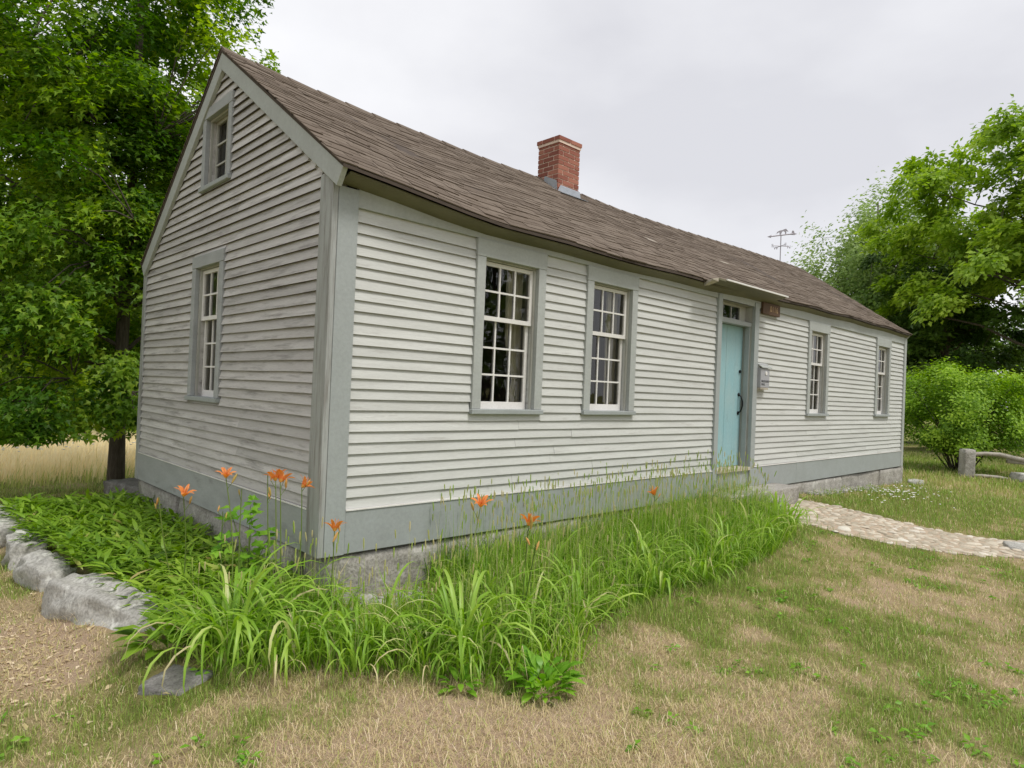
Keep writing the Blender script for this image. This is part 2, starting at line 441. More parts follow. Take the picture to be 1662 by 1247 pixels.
def board_mesh(u0, u1, z0, z1, fn, thick=.029, tone=.5):
    """one tapered clapboard with a slightly uneven lower edge"""
    n = max(1, int((u1-u0)/.45)); vs = []; fs = []
    dz = random.uniform(-.002, .002); tilt = random.uniform(-.002, .002)
    for i in range(n+1):
        u = u0+(u1-u0)*i/n
        j = random.uniform(-.0016, .0016)+dz+tilt*(i/n-.5)*2; jw = random.uniform(-.0022, .0022)
        vs += [fn(u, z0+j+.004, 0.006), fn(u, z0+j, thick+jw), fn(u, z1+.022, .004), fn(u, z1+.022, -.001)]
    for i in range(n):
        a, b = i*4, i*4+4
        for k in range(4):
            fs.append((a+k, a+(k+1) % 4, b+(k+1) % 4, b+k))
    fs.append((0, 3, 2, 1)); fs.append((n*4, n*4+1, n*4+2, n*4+3))
    m = MB(); m.add(vs, fs, tone); return m

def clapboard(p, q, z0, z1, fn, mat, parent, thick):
    o = board_mesh(p, q, z0, z1, fn, thick).build('clapboard', mat, parent); me = o.data; me.materials.append(MT['lap_shade'])
    for k in range(0, len(me.polygons)-2, 4): me.polygons[k].material_index = 1  # underside faces take the painted shade colour
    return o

def intervals(a, b, blocks):
    out = []; cur = a
    for p, q in sorted(blocks):
        if q <= cur or p >= b: continue
        if p > cur: out.append((cur, p))
        cur = max(cur, q)
    if cur < b: out.append((cur, b))
    return out

def split(a, b, maxlen=3.6):
    out = []
    while b-a > maxlen:
        c = a+random.uniform(1.4, maxlen-.4)
        if b-c < .5: c = b-.6
        out.append((a, c-.0015)); a = c+.0015
    out.append((a, b)); return out

def wall_panels(fn, a, b, z0, z1, holes, w0, w1):
    us = sorted({a, b, *[h for o in holes for h in o[:2]]}); zs = sorted({z0, z1, *[h for o in holes for h in o[2:]]})
    m = MB()
    for i in range(len(us)-1):
        for k in range(len(zs)-1):
            cu, cz = (us[i]+us[i+1])/2, (zs[k]+zs[k+1])/2
            if any(o[0] < cu < o[1] and o[2] < cz < o[3] for o in holes): continue
            m.box(us[i], us[i+1], zs[k], zs[k+1], w0, w1, fn)
    return m

# front wall
holes = [(a+.1, b-.1, WZ0+.04, WZ1-.14) for a, b in FW]+[(DOOR[0]+.09, DOOR[1]-.12, .33, 2.60)]
front_wall = wall_panels(uvw_front, 0, L, 0, 2.66, holes, -.09, -.002).build('front_wall', MT['clap_front'], house)
ROWS = rows_from(.335, 2.572, .0825, .0835, 2.57)
for z0, z1 in ROWS:
    bl = [DOOR]+[(a-(.012 if z0 < WZ0+.045 else 0), b+(.012 if z0 < WZ0+.045 else 0)) for a, b in FW if z1 > WZ0 and z0 < WZ1]
    if z0 < WZ0-.012 and z1 > WZ0:
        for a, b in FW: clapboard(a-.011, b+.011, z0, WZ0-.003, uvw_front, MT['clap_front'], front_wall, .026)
    for a, b in intervals(.165, L-.10, bl):
        for p, q in split(a, b):
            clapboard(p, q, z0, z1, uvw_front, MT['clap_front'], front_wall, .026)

# gable wall (plane x = 0)
def gable_top(y):
    return 2.75+(4.33-2.75)*min(1, max(0, y)/YR) if y < YR else 2.60+(4.33-2.60)*(W-y)/(W-YR)
gholes = [(-GWIN[1]+.1, -GWIN[0]-.1, GWIN[2]+.04, GWIN[3]-.1)]
gable_wall = wall_panels(uvw_gable, -W, 0-.002, 0, 2.60, gholes, -.09, -.002)
ah = (AWIN[0]+.09, AWIN[1]-.09, AWIN[2]+.04, AWIN[3]-.1)
for (ya, yb) in [(0, ah[0]), (ah[1], W)]:          # upper gable beside the attic window
    yy = np.linspace(ya, yb, 8)
    for k in range(7):
        p, q = yy[k], yy[k+1]
        zt = min(gable_top(p), gable_top(q))
        if zt > 2.6: gable_wall.add([(.09, p, 2.6), (.09, q, 2.6), (.09, q, gable_top(q)), (.09, p, gable_top(p)), (.002, p, 2.6), (.002, q, 2.6), (.002, q, gable_top(q)), (.002, p, gable_top(p))],
                            [(0, 1, 2, 3), (7, 6, 5, 4), (0, 4, 5, 1), (2, 6, 7, 3), (1, 5, 6, 2), (3, 7, 4, 0)])
gable_wall.box(-ah[1], -ah[0], 2.6, ah[2], -.09, -.002, uvw_gable)
gable_wall.add([(.09, ah[0], ah[3]), (.09, ah[1], ah[3]), (.09, ah[1], gable_top(ah[1])), (.09, YR, gable_top(YR)), (.09, ah[0], gable_top(ah[0])),
                (.002, ah[0], ah[3]), (.002, ah[1], ah[3]), (.002, ah[1], gable_top(ah[1])), (.002, YR, gable_top(YR)), (.002, ah[0], gable_top(ah[0]))],
               [(0, 1, 2, 3, 4), (9, 8, 7, 6, 5), (0, 5, 6, 1), (1, 6, 7, 2), (2, 7, 8, 3), (3, 8, 9, 4), (4, 9, 5, 0)])
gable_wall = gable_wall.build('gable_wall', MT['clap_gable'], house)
GROWS = rows_from(.335, 4.34, .083, .085, 2.2)
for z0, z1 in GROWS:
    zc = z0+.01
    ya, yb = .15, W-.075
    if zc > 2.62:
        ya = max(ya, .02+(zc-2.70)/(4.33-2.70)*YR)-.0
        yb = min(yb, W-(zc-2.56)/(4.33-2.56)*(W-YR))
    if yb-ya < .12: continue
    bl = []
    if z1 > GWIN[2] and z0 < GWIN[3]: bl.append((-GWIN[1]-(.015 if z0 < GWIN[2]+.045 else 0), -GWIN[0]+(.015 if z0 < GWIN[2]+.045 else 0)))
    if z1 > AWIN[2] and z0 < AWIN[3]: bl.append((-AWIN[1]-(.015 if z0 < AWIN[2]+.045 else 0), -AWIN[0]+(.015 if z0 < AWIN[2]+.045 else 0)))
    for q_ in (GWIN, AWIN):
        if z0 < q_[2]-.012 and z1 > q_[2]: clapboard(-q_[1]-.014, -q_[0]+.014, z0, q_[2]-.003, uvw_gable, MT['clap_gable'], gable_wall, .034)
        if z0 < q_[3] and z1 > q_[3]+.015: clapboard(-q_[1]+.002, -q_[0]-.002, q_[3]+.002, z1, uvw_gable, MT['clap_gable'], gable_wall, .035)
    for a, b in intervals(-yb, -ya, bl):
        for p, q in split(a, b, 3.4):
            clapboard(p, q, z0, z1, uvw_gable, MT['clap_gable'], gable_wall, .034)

# far end wall and rear wall
m = MB(); m.add([(L, 0, 0), (L, W, 0), (L, W, 2.58), (L, YR, 4.30), (L, 0, 2.72), (L-.08, 0.1, 0), (L-.08, W-.1, 0), (L-.08, W-.1, 2.5), (L-.08, YR, 4.2), (L-.08, .1, 2.65)],
              [(0, 1, 2, 3, 4), (9, 8, 7, 6, 5), (0, 5, 6, 1), (1, 6, 7, 2), (2, 7, 8, 3), (3, 8, 9, 4), (4, 9, 5, 0)])
m.build('end_wall', MT['clap_front'], house)
m = MB(); m.box(0.1, L-.1, W-.09, W, 0, 2.58); m.build('rear_wall', MT['clap_gable'], house)

# trim boards
def board(name, mat, x0, x1, y0, y1, z0, z1, bev=.004):
    m = MB(); m.box(x0, x1, y0, y1, z0, z1); return m.build(name, mat, house, bevel=bev)
board('corner_board', MT['trim_worn'], -.046, .0, -.044, .150, .002, 2.80)
board('corner_board', MT['trim'], .002, .167, -.046, .0, .0, 2.70)
board('corner_board', MT['trim_worn'], -.042, .0, W-.075, W+.03, .0, 2.62)
board('corner_board', MT['trim_up'], L-.10, L+.03, -.044, .0, .0, 2.70)
board('corner_board', MT['trim_up'], L+.001, L+.03, .0, .12, .0, 2.70)
# skirt boards, each with a weathered drip cap
for x0, x1 in [(.170, 3.098), (3.101, 5.455), (6.605, 8.04), (8.043, L-.103)]:
    o = board('skirt_board', MT['trim'], x0, x1, -.038, -.001, .004, .318)
    m = MB(); m.box(x0, x1, -.046, -.001, .321, .332); m.build('drip_cap', MT['white'], o)
o = board('skirt_board', MT['trim_stain'], -.038, -.001, .153, W-.078, .004, .318)
m = MB(); m.box(-.046, -.001, .153, W-.078, .321, .332); m.build('drip_cap', MT['white'], o)
# frieze board follows the sag of the eave
def strip(name, mat, fa, fb, fc, fd, n=28, x0=.0, x1=L+.02, parent=None):
    vs = []; fs = []
    for i in range(n+1):
        x = x0+(x1-x0)*i/n
        vs += [fa(x), fb(x), fc(x), fd(x)]
    for i in range(n):
        a, b = 4*i, 4*i+4
        for k in range(4): fs.append((a+k, a+(k+1) % 4, b+(k+1) % 4, b+k))
    fs += [(3, 2, 1, 0), (4*n, 4*n+1, 4*n+2, 4*n+3)]
    m = MB(); m.add(vs, fs); return m.build(name, mat, parent or house)
ft = lambda x: eave(x).z-.055
strip('frieze_board', MT['trim_up'], lambda x: (x, -.034, 2.575), lambda x: (x, -.001, 2.575), lambda x: (x, -.001, ft(x)+.01), lambda x: (x, -.034, ft(x)+.01), x0=.170, x1=L-.103)
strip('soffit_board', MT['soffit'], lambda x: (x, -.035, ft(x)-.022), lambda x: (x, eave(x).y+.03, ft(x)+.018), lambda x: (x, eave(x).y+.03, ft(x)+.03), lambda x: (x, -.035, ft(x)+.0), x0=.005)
# rake boards
def rake(a, b, wdt, x0, x1, name='rake_board', mat='trim_up'):
    a = Vector((0, *a)); b = Vector((0, *b)); d = (b-a).normalized(); nn = Vector((0, -d.z, d.y))
    if nn.z > 0: nn = -nn
    # plumb cut at the ridge, square cut at the eave
    k = wdt/max(1e-6, (nn.z*nn.z+nn.y*nn.y)**.5)
    up = Vector((0, 0, -wdt/abs(nn.z)))
    vs = [(x, p.y, p.z) for x in (x0, x1) for p in (a, b, b+up, a+nn*wdt)]
    m = MB(); m.add(vs, [(0, 1, 2, 3), (7, 6, 5, 4), (0, 4, 5, 1), (1, 5, 6, 2), (2, 6, 7, 3), (3, 7, 4, 0)])
    return m.build(name, MT[mat], house, bevel=.004)
rake((-.215, 2.795), (YR, 4.452), .158, -.066, -.024)
rake((4.67, 2.60), (YR+.001, 4.452), .165, -.064, -.024)
rake((-.10, 2.775), (YR, 4.395), .15, L+.01, L+.045)

# roof deck
def roof_deck():
    m = MB(); n = 34; x0, x1 = -.072, 13.42; vs = []; fs = []
    for i in range(n+1):
        x = x0+(x1-x0)*i/n
        e, r, b = eave(x), ridge(x), reave(x)
        vs += [e, r, b, e-Vector((0, 0, .024)), r-Vector((0, 0, .03)), b-Vector((0, 0, .024))]
    for i in range(n):
        a, c = 6*i, 6*i+6
        fs += [(a, c, c+1, a+1), (a+1, c+1, c+2, a+2), (a+3, a+4, c+4, c+3), (a+4, a+5, c+5, c+4), (a, a+3, c+3, c), (a+2, c+2, c+5, a+5)]
    fs += [(0, 1, 4, 3), (1, 2, 5, 4)]; a = 6*n; fs += [(a, a+3, a+4, a+1), (a+1, a+4, a+5, a+2)]
    m.add(vs, fs); return m.build('roof', MT['deck'], house)
roof = roof_deck()

# shingles: local box, x along the course, y up the slope, z proud
def shingle_geo(w, ln, th):
    return [(-w/2, 0, 0), (w/2, 0, 0), (w/2, 0, th), (-w/2, 0, th), (-w/2, ln, 0), (w/2, ln, 0), (w/2, ln, .003), (-w/2, ln, .003)]
SHF = [(0, 1, 2, 3), (3, 2, 6, 7), (0, 3, 7, 4), (1, 5, 6, 2), (4, 7, 6, 5)]
NC = 30
def shingle_places(back):
    out = []
    for c in range(NC):
        v0 = c/NC; x = -.095+(0 if c % 2 else -.11)+random.uniform(-.03, .03)
        while x < 13.43:
            w = random.choice([.2, .225, .235, .235, .25, .29]); xa, xb = max(x, -.095), min(x+w, 13.44); x += w+.005
            if xb-xa < .05: continue
            out.append((c, v0, xa, xb))
    return out
def shingle_matrix(xc, v, back, lift):
    p = roofp(xc, v, back); dx = (roofp(xc+.1, v, back)-roofp(xc-.1, v, back)).normalized()
    dv = (roofp(xc, v+.02, back)-roofp(xc, v-.02, back)).normalized()
    nz = dx.cross(dv).normalized()
    if nz.z < 0: nz = -nz; 
    if back: dx = -dx
    dv = nz.cross(dx).normalized()
    p = p+nz*(.003+lift)
    mt = Matrix((dx, dv, nz)).transposed().to_4x4(); mt.translation = p; return mt
FPL = shingle_places(False)
camv = Vector(CAM)
FPL.sort(key=lambda s: (roofp((s[2]+s[3])/2, s[1])-camv).length)
SLOPE = 3.0/NC
variants = {}
for t in range(10):
    m = MB(); m.add(shingle_geo(1.0, SLOPE*1.55, .007+.003*(t % 3)), SHF, random.random()*.9+(.06 if t == 3 else 0))
    me = m.mesh('shingle'); me.materials.append(MT['shingle']); variants[t] = me
for i, (c, v, xa, xb) in enumerate(FPL[:300]):
    o = bpy.data.objects.new('shingle', variants[random.randrange(10)]); COL.objects.link(o); o.parent = roof
    mt = shingle_matrix((xa+xb)/2, v+random.uniform(-.004, .004), False, random.uniform(0, .004))
    o.matrix_local = mt @ Matrix.Diagonal((xb-xa, 1, 1, 1))
m = MB()
for back, pl in ((False, FPL[300:]), (True, shingle_places(True)[:0])):
    for c, v, xa, xb in pl:
        mt = shingle_matrix((xa+xb)/2, v+random.uniform(-.004, .004), back, random.uniform(0, .004)) @ Matrix.Diagonal((xb-xa, 1, 1, 1))
        tn = random.random()*.94 if random.random() > .006 else 1
        m.add([mt @ Vector(p) for p in shingle_geo(1, SLOPE*1.55, random.uniform(.006, .013))], SHF, tn)
tag(m.build('shingle_courses', MT['shingle'], roof), kind='stuff')
m = MB(); n = 40
for i in range(n):                                  # ridge caps
    x0 = -.075+13.5*i/n; x1 = x0+13.5/n+.05
    for s_, q in ((-1, eave), (1, reave)):
        vs = []
        for x, h in ((x0, .030), (x1, .018)):
            r_ = ridge(x); d_ = (q(x)-r_).normalized()
            vs += [r_+Vector((0, 0, h)), r_+d_*.12+Vector((0, 0, h-.006)), r_+d_*.12+Vector((0, 0, h-.022)), r_+Vector((0, 0, h-.02))]
        m.add(vs, [(0, 1, 5, 4), (1, 2, 6, 5), (2, 3, 7, 6), (3, 2, 1, 0), (4, 5, 6, 7), (0, 4, 7, 3)], random.uniform(.3, .9))
m.build('ridge_cap', MT['shingle'], roof)
m = MB()                                            # rear slope, seen only from behind
for c in range(NC):
    v0, v1 = c/NC, min(1, (c+1.3)/NC)
    n = 24
    for i in range(n):
        xa, xb = -.08+13.5*i/n, -.08+13.5*(i+1)/n-.004
        A = [roofp(xa, v0, True), roofp(xb, v0, True), roofp(xb, v1, True), roofp(xa, v1, True)]
        m.add([A[0]+Vector((0, .01, .004)), A[1]+Vector((0, .01, .004)), A[1]+Vector((0, .01, .02)), A[0]+Vector((0, .01, .02)), A[2]+Vector((0, 0, .004)), A[3]+Vector((0, 0, .004))],
              [(0, 3, 2, 1), (3, 5, 4, 2), (0, 5, 3), (1, 2, 4)], random.random()*.9)
tag(m.build('rear_shingle_courses', MT['shingle'], roof), kind='stuff')

# chimney
CX0, CX1, CY0, CY1, CZ0, CZ1 = 4.40, 4.845, 1.90, 2.30, 3.95, 4.875
m = MB(); m.box(CX0+.008, CX1-.008, CY0+.008, CY1-.008, CZ0, CZ1-.012)
m.box(CX0-.010, CX1+.010, CY0-.010, CY1+.010, 4.765, CZ1-.014)
chim = m.build('chimney', MT['mortar'], house)
bh, jt = .0525, .0145
def brick_mesh(lx, ly):
    m = MB(); j = lambda: random.uniform(-.0015, .0015)
    m.box(-lx/2, lx/2, -ly/2, ly/2, 0, bh, lambda x, y, z: (x+j(), y+j(), z+j())); me = m.mesh('brick'); me.materials.append(MT['brick']); return me
BR = {}
z = 4.00; k = 0
while z+bh < CZ1+.012:
    e = .020 if z > 4.75 else 0
    x0, x1, y0, y1 = CX0-e, CX1+e, CY0-e, CY1+e
    bw = .095
    # runs along the two x faces take the corners on even courses, the y faces on odd ones
    runs = []
    if k % 2 == 0:
        runs += [('x', x0, x1, y0+bw/2), ('x', x0, x1, y1-bw/2), ('y', y0+bw+jt, y1-bw-jt, x0+bw/2), ('y', y0+bw+jt, y1-bw-jt, x1-bw/2)]
    else:
        runs += [('y', y0, y1, x0+bw/2), ('y', y0, y1, x1-bw/2), ('x', x0+bw+jt, x1-bw-jt, y0+bw/2), ('x', x0+bw+jt, x1-bw-jt, y1-bw/2)]
    for ax, a, b, c in runs:
        nb = max(1, round((b-a)/.205)); ln = (b-a-(nb-1)*jt)/nb
        for i in range(nb):
            ctr = a+i*(ln+jt)+ln/2; key = (ax, round(ln, 3))
            if key not in BR: BR[key] = [brick_mesh(ln, bw) if ax == 'x' else brick_mesh(bw, ln) for _ in range(2)]
            o = bpy.data.objects.new('brick', random.choice(BR[key])); COL.objects.link(o); o.parent = chim
            o.location = (ctr, c, z) if ax == 'x' else (c, ctr, z)
    z += bh+jt; k += 1
def rz(x, y): 
    e, r_ = eave(x), ridge(x); return e.z+(r_.z-e.z)*(y-e.y)/(r_.y-e.y)
m = MB()
zf = rz(4.6, CY0)
m.add([(CX0-.02, CY0-.012, zf-.03), (CX1+.05, CY0-.012, zf-.03), (CX1+.02, CY0-.012, zf+.085), (CX0+.05, CY0-.014, zf+.09), (CX0-.05, CY0-.13, zf-.055), (CX1+.09, CY0-.12, zf-.05)],
      [(0, 1, 2, 3), (4, 5, 1, 0)])
m.add([(CX0-.012, CY0-.012, zf+.0), (CX0-.012, CY0+.28, zf+.18), (CX0-.012, CY0+.24, zf+.25), (CX0-.014, CY0+.02, zf+.15), (CX0-.10, CY0-.02, zf+.0), (CX0-.10, CY0+.28, zf+.185)],
      [(0, 3, 2, 1), (4, 0, 1, 5)])
o = m.build('flashing', MT['flash'], chim); sm = o.modifiers.new('s', 'SOLIDIFY'); sm.thickness = .006

# ------------------------------------------------------------------ windows
def window(fn, u0, u1, z0, z1, cas=.1, up=2, lo=3, cols=3, trim='trim_up', attic=False, jambmat='jamb', head=.135):
    m = MB()
    m.box(u0, u0+cas, z0+.045, z1-head, .0, .044, fn); m.box(u1-cas, u1, z0+.045, z1-head, .0, .044, fn)
    m.box(u0-.004, u1+.004, z1-head+.001, z1, .0, .047, fn)
    win = m.build('window', MT[trim], house, bevel=.004)
    def part(name, mat, *boxes, bev=0):
        q = MB()
        for b in boxes: q.box(*b, fn)
        return q.build(name, MT[mat], win, bevel=bev)
    part('sill', 'trim', (u0-.012, u1+.012, z0, z0+.044, -.09, .064), bev=.006)
    a, b, c, d = u0+cas, u1-cas, z0+.044, z1-head
    DP = .20
    part('jamb', jambmat, (a-.018, a-.001, c, d, -DP, -.001), (b+.001, b+.018, c, d, -DP, -.001), (a-.018, b+.018, d+.001, d+.02, -DP, -.001))
    part('stop', jambmat, (a, a+.014, c, d, -.027, -.006), (b-.014, b, c, d, -.027, -.006), (a+.014, b-.014, d-.014, d, -.027, -.006))
    if attic:
        sashes = [('sash', c, d, 3, -.055, .03, .03)]
    else:
        hm = c+(d-c)*lo/(up+lo)+.012
        sashes = [('upper_sash', hm-.02, d-.018, up, -.028, .036, .040), ('lower_sash', c, hm+.02, lo, -.064, .038, .066)]
    for nm, s0, s1, rws, w, st, rail in sashes:
        ua, ub = (a+.012, b-.012)
        bx = [(ua, ua+st, s0, s1, w-.03, w), (ub-st, ub, s0, s1, w-.03, w), (ua+st, ub-st, s0, s0+rail, w-.03, w-.001), (ua+st, ub-st, s1-.036, s1, w-.03, w-.001)]
        ga, gb, gc, gd = ua+st, ub-st, s0+rail, s1-.036
        cw, rh = (gb-ga)/cols, (gd-gc)/rws; mu = .0085
        for i in range(1, cols): bx.append((ga+cw*i-mu, ga+cw*i+mu, gc, gd, w-.028, w-.003))
        for k in range(1, rws):
            for i in range(cols):
                bx.append((ga+cw*i+(mu if i else 0), ga+cw*(i+1)-(mu if i < cols-1 else 0), gc+rh*k-mu, gc+rh*k+mu, w-.027, w-.004))
        part(nm, 'white' if not attic else 'jamb', *bx)
        for i in range(cols):
            for k in range(rws):
                q = MB(); t1, t2 = random.uniform(-.0012, .0012), random.uniform(-.0012, .0012)
                x0, x1, y0, y1 = ga+cw*i+.004, ga+cw*(i+1)-.004, gc+rh*k+.004, gc+rh*(k+1)-.004
                q.add([fn(x0, y0, w-.016+t1+t2), fn(x1, y0, w-.016-t1+t2), fn(x1, y1, w-.016-t1-t2), fn(x0, y1, w-.016+t1-t2)], [(0, 1, 2, 3)])
                q.build('pane', MT['glass'], win)
    return win
for i, (a, b) in enumerate(FW): window(uvw_front, a, b, WZ0, WZ1, head=.152)
window(uvw_gable, -GWIN[1], -GWIN[0], GWIN[2], GWIN[3], trim='trim_stain', head=.12)
window(uvw_gable, -AWIN[1], -AWIN[0], AWIN[2], AWIN[3], cas=.085, cols=2, trim='trim_stain', attic=True, head=.10)

# ------------------------------------------------------------------ door
D0, D1 = DOOR[0]+.10, DOOR[1]-.125
m = MB(); m.box(DOOR[0], D0, -.050, .0, .0, 2.63); m.box(D1, DOOR[1], -.050, .0, .0, 2.63)
frame = m.build('door_frame', MT['trim'], house, bevel=.004)
m = MB(); m.box(D0-.02, D0-.001, .001, .20, .33, 2.60); m.box(D1+.001, D1+.02, .001, .20, .33, 2.60); m.box(D0, D1, -.03, .20, 2.575, 2.60)
m.build('jamb', MT['jamb'], frame)
m = MB(); m.box(D1-.024, D1-.001, .02, .085, .335, 2.33); m.box(D0+.001, D0+.024, .02, .085, .335, 2.33); m.box(D0+.001, D1-.001, .006, .12, 2.29, 2.345)
m.build('door_stop', MT['trim'], frame)
m = MB(); m.box(D0+.001, D1-.001, -.055, .18, .285, .332); m.build('threshold', MT['weathered'], frame, bevel=.006)
m = MB(); m.box(D0+.001, D1-.001, -.022, -.002, .03, .283); m.build('riser_board', MT['trim'], frame)
m = MB(); m.box(D0+.003, D1-.003, .137, .165, .336, 2.288); door = m.build('door', MT['door'], house)
pe = [D0+.003, D0+.245, D0+.455, D0+.70, D1-.003]
for i in range(4):
    m = MB(); m.box(pe[i]+.0012, pe[i+1]-.0012, .124+random.uniform(0, .002), .1365, .337, 2.287); m.build('plank', MT['door'], door, bevel=.002)
hx, hz = D1-.075, 1.20
m = MB(); m.tube([(hx, .120, hz+.13), (hx, .085, hz+.11), (hx, .062, hz+.04), (hx, .060, hz-.02), (hx, .085, hz-.10), (hx, .120, hz-.12)], [.012, .010, .012, .013, .010, .012], 8)
for dz in (.135, -.125): m.tube([(hx, .1245, hz+dz), (hx, .116, hz+dz)], .026, 10)
m.build('handle', MT['iron'], door, True)
m = MB(); m.tube([(hx+.005, .1245, 1.66), (hx+.005, .108, 1.66)], .022, 12); m.build('lock', MT['iron'], door)
tr = MB(); ta, tb, tc, td = D0+.004, D1-.17, 2.352, 2.572
tw = .09
for bx in [(ta, tb, tw, tw+.03, tc, tc+.022), (ta, tb, tw, tw+.03, td-.03, td), (ta, ta+.022, tw, tw+.029, tc+.022, td-.03), (tb-.022, tb, tw, tw+.029, tc+.022, td-.03), (tb, D1-.001, tw+.01, tw+.03, tc, td)]: tr.box(*bx)
cw = (tb-ta-.044)/3
for i in (1, 2): tr.box(ta+.022+cw*i-.008, ta+.022+cw*i+.008, tw+.002, tw+.027, tc+.022, td-.03)
trans = tr.build('transom', MT['jamb'], house)
for i in range(3):
    q = MB(); x0 = ta+.022+cw*i+.004; x1 = x0+cw-.008
    q.add([(x0, tw+.014+random.uniform(-.001, .001), tc+.02), (x1, tw+.014+random.uniform(-.001, .001), tc+.02), (x1, tw+.014, td-.028), (x0, tw+.014, td-.028)], [(0, 1, 2, 3)]); q.build('pane', MT['glass'], trans)
# tilted board hood over the door
m = MB()
def hood(x0, x1, dz, dy): return [(x0, -.03+dy, 2.655+dz), (x1, -.03+dy, 2.675+dz), (x1, -.30+dy, 2.722+dz), (x0, -.30+dy, 2.715+dz)]
lo_, hi_ = hood(4.98, 6.86, 0, 0), hood(4.98, 6.86, .022, 0)
m.add(lo_+hi_, [(3, 2, 1, 0), (4, 5, 6, 7), (0, 1, 5, 4), (1, 2, 6, 5), (2, 3, 7, 6), (3, 0, 4, 7)])
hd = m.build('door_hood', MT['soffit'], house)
m = MB(); m.box(5.16, 6.90, -.318, -.3005, 2.728, 2.748, lambda x, y, z: (x, y, z+.004*(x-5))); m.build('drip_edge', MT['white'], hd)
m = MB(); m.add([(4.86, -.29, 2.70), (4.975, -.30, 2.69), (4.975, -.17, 2.655), (4.90, -.15, 2.64), (4.86, -.29, 2.712), (4.975, -.30, 2.735), (4.975, -.17, 2.70), (4.90, -.15, 2.70)],
    [(3, 2, 1, 0), (4, 5, 6, 7), (0, 1, 5, 4), (1, 2, 6, 5), (2, 3, 7, 6), (3, 0, 4, 7)]); m.build('hood_bracket', MT['weathered'], hd)

# dark room behind the glass
m = MB()
m.add([(.10, .24, .30), (L-.1, .24, .30), (L-.1, 3.6, .30), (.10, 3.6, .30), (.10, .24, 2.58), (L-.1, .24, 2.58), (L-.1, 3.6, 2.58), (.10, 3.6, 2.58)],
      [(0, 1, 2, 3), (7, 6, 5, 4), (3, 2, 6, 7)])
m.add([(5.2, .10, .3), (5.2, 3.6, .3), (5.2, 3.6, 2.58), (5.2, .10, 2.58), (7.0, .10, .3), (7.0, 3.6, .3), (7.0, 3.6, 2.58), (7.0, .10, 2.58)], [(0, 1, 2, 3), (4, 5, 6, 7)])
m.build('room', MT['room'], house)

# curtains
def curtain(label, fn, u0, u1, z0, z1, w, gather=False):
    vs = []; fs = []; nu, nv = 26, 14
    for k in range(nv+1):
        t = k/nv; z = z1+(z0-z1)*t
        sq = 1-.45*math.exp(-((t-.78)/.16)**2) if gather else 1
        for i in range(nu+1):
            s = i/nu; u = u1-(u1-u0)*(1-s)*sq
            vs.append(fn(u, z, w+.022*math.sin(s*24+t*.8)+.01*math.sin(s*9)))
    for k in range(nv):
        for i in range(nu):
            a = k*(nu+1)+i; fs.append((a, a+1, a+nu+2, a+nu+1))
    m = MB(); m.add(vs, fs); o = m.build('curtain', MT['curtain'], None, True)
    tag(o, label, 'curtain', 'curtains behind the windows')
curtain('pale tied curtain behind the front window nearest the corner', uvw_front, 1.90, 2.13, 1.05, 2.46, -.185, True)
curtain('pale curtain behind the front window second from the corner', uvw_front, 3.42, 3.62, 1.05, 2.46, -.185)
curtain('pale curtain behind the front window just right of the blue door', uvw_front, 8.85, 9.12, 1.05, 2.46, -.2)
curtain('pale curtain behind the front window at the far end', uvw_front, 12.05, 12.3, 1.05, 2.46, -.2)
curtain('pale curtain behind the lower window of the gable end', uvw_gable, -2.80, -2.55, 1.05, 2.42, -.2)

# ------------------------------------------------------------------ foundation stones
def rough_box(name, mat, c, size, parent=None, amp=.02, sub=6, seed=0, taper=0, rnd=.2, rot=0):
    """a quarried or field stone: rounded box pushed about by noise"""
    sx, sy, sz = size; rg = np.random.default_rng(seed)
    pts = {}; vs = []; fs = []
    def vid(p):
        k = tuple(np.round(p, 4))
        if k not in pts: pts[k] = len(vs); vs.append(p)
        return pts[k]
    g = np.linspace(-1, 1, sub+1)
    for ax in range(3):
        for sg in (-1, 1):
            for i in range(sub):
                for j in range(sub):
                    q = []
                    for a, b in ((g[i], g[j]), (g[i+1], g[j]), (g[i+1], g[j+1]), (g[i], g[j+1])):
                        p = np.zeros(3); p[ax] = sg; p[(ax+1) % 3] = a; p[(ax+2) % 3] = b; q.append(vid(p))
                    fs.append(q if sg > 0 else q[::-1])
    P = np.array(vs)
    S = P/np.linalg.norm(P, axis=1, keepdims=True)*1.2
    P = P*(1-rnd)+S*rnd
    P[:, :2] *= (1-taper*(P[:, 2:3]+1)/2)
    o = rg.uniform(0, 50, 3)
    n1 = fbm(P[:, 0]*1.3+o[0]+P[:, 2]*.7, P[:, 1]*1.3+o[1]+P[:, 2]*1.1, seed, 4)-.5
    n2 = fbm(P[:, 0]*3.5+o[2]-P[:, 2]*2, P[:, 1]*3.5+P[:, 2]*2.3, seed+5, 3)-.5
    P = P*np.array(size)/2
    P = P+S*(n1*amp*2.2+n2*amp)[:, None]
    if rot:
        cc, ss = math.cos(rot), math.sin(rot); P = np.stack([P[:, 0]*cc-P[:, 1]*ss, P[:, 0]*ss+P[:, 1]*cc, P[:, 2]], 1)
    o = link(name, mesh_arrays(name, P, np.array(fs), None, True), mat, parent); o.location = c
    return o
m = MB(); m.box(.12, L-.12, .12, W-.12, -.7, -.01); fnd = m.build('foundation', MT['granite'], house)
xx = -.0; sd = 1
for ln in (2.9, 2.3, 2.2, 2.6, 2.0, 1.45):
    rough_box('stone', MT['granite'], (xx+ln/2+.015, .15+random.uniform(-.012, .012), -.345), (ln-.03, .32, .655), fnd, .026, 9, sd, rnd=.05); xx += ln; sd += 1
yy = .32
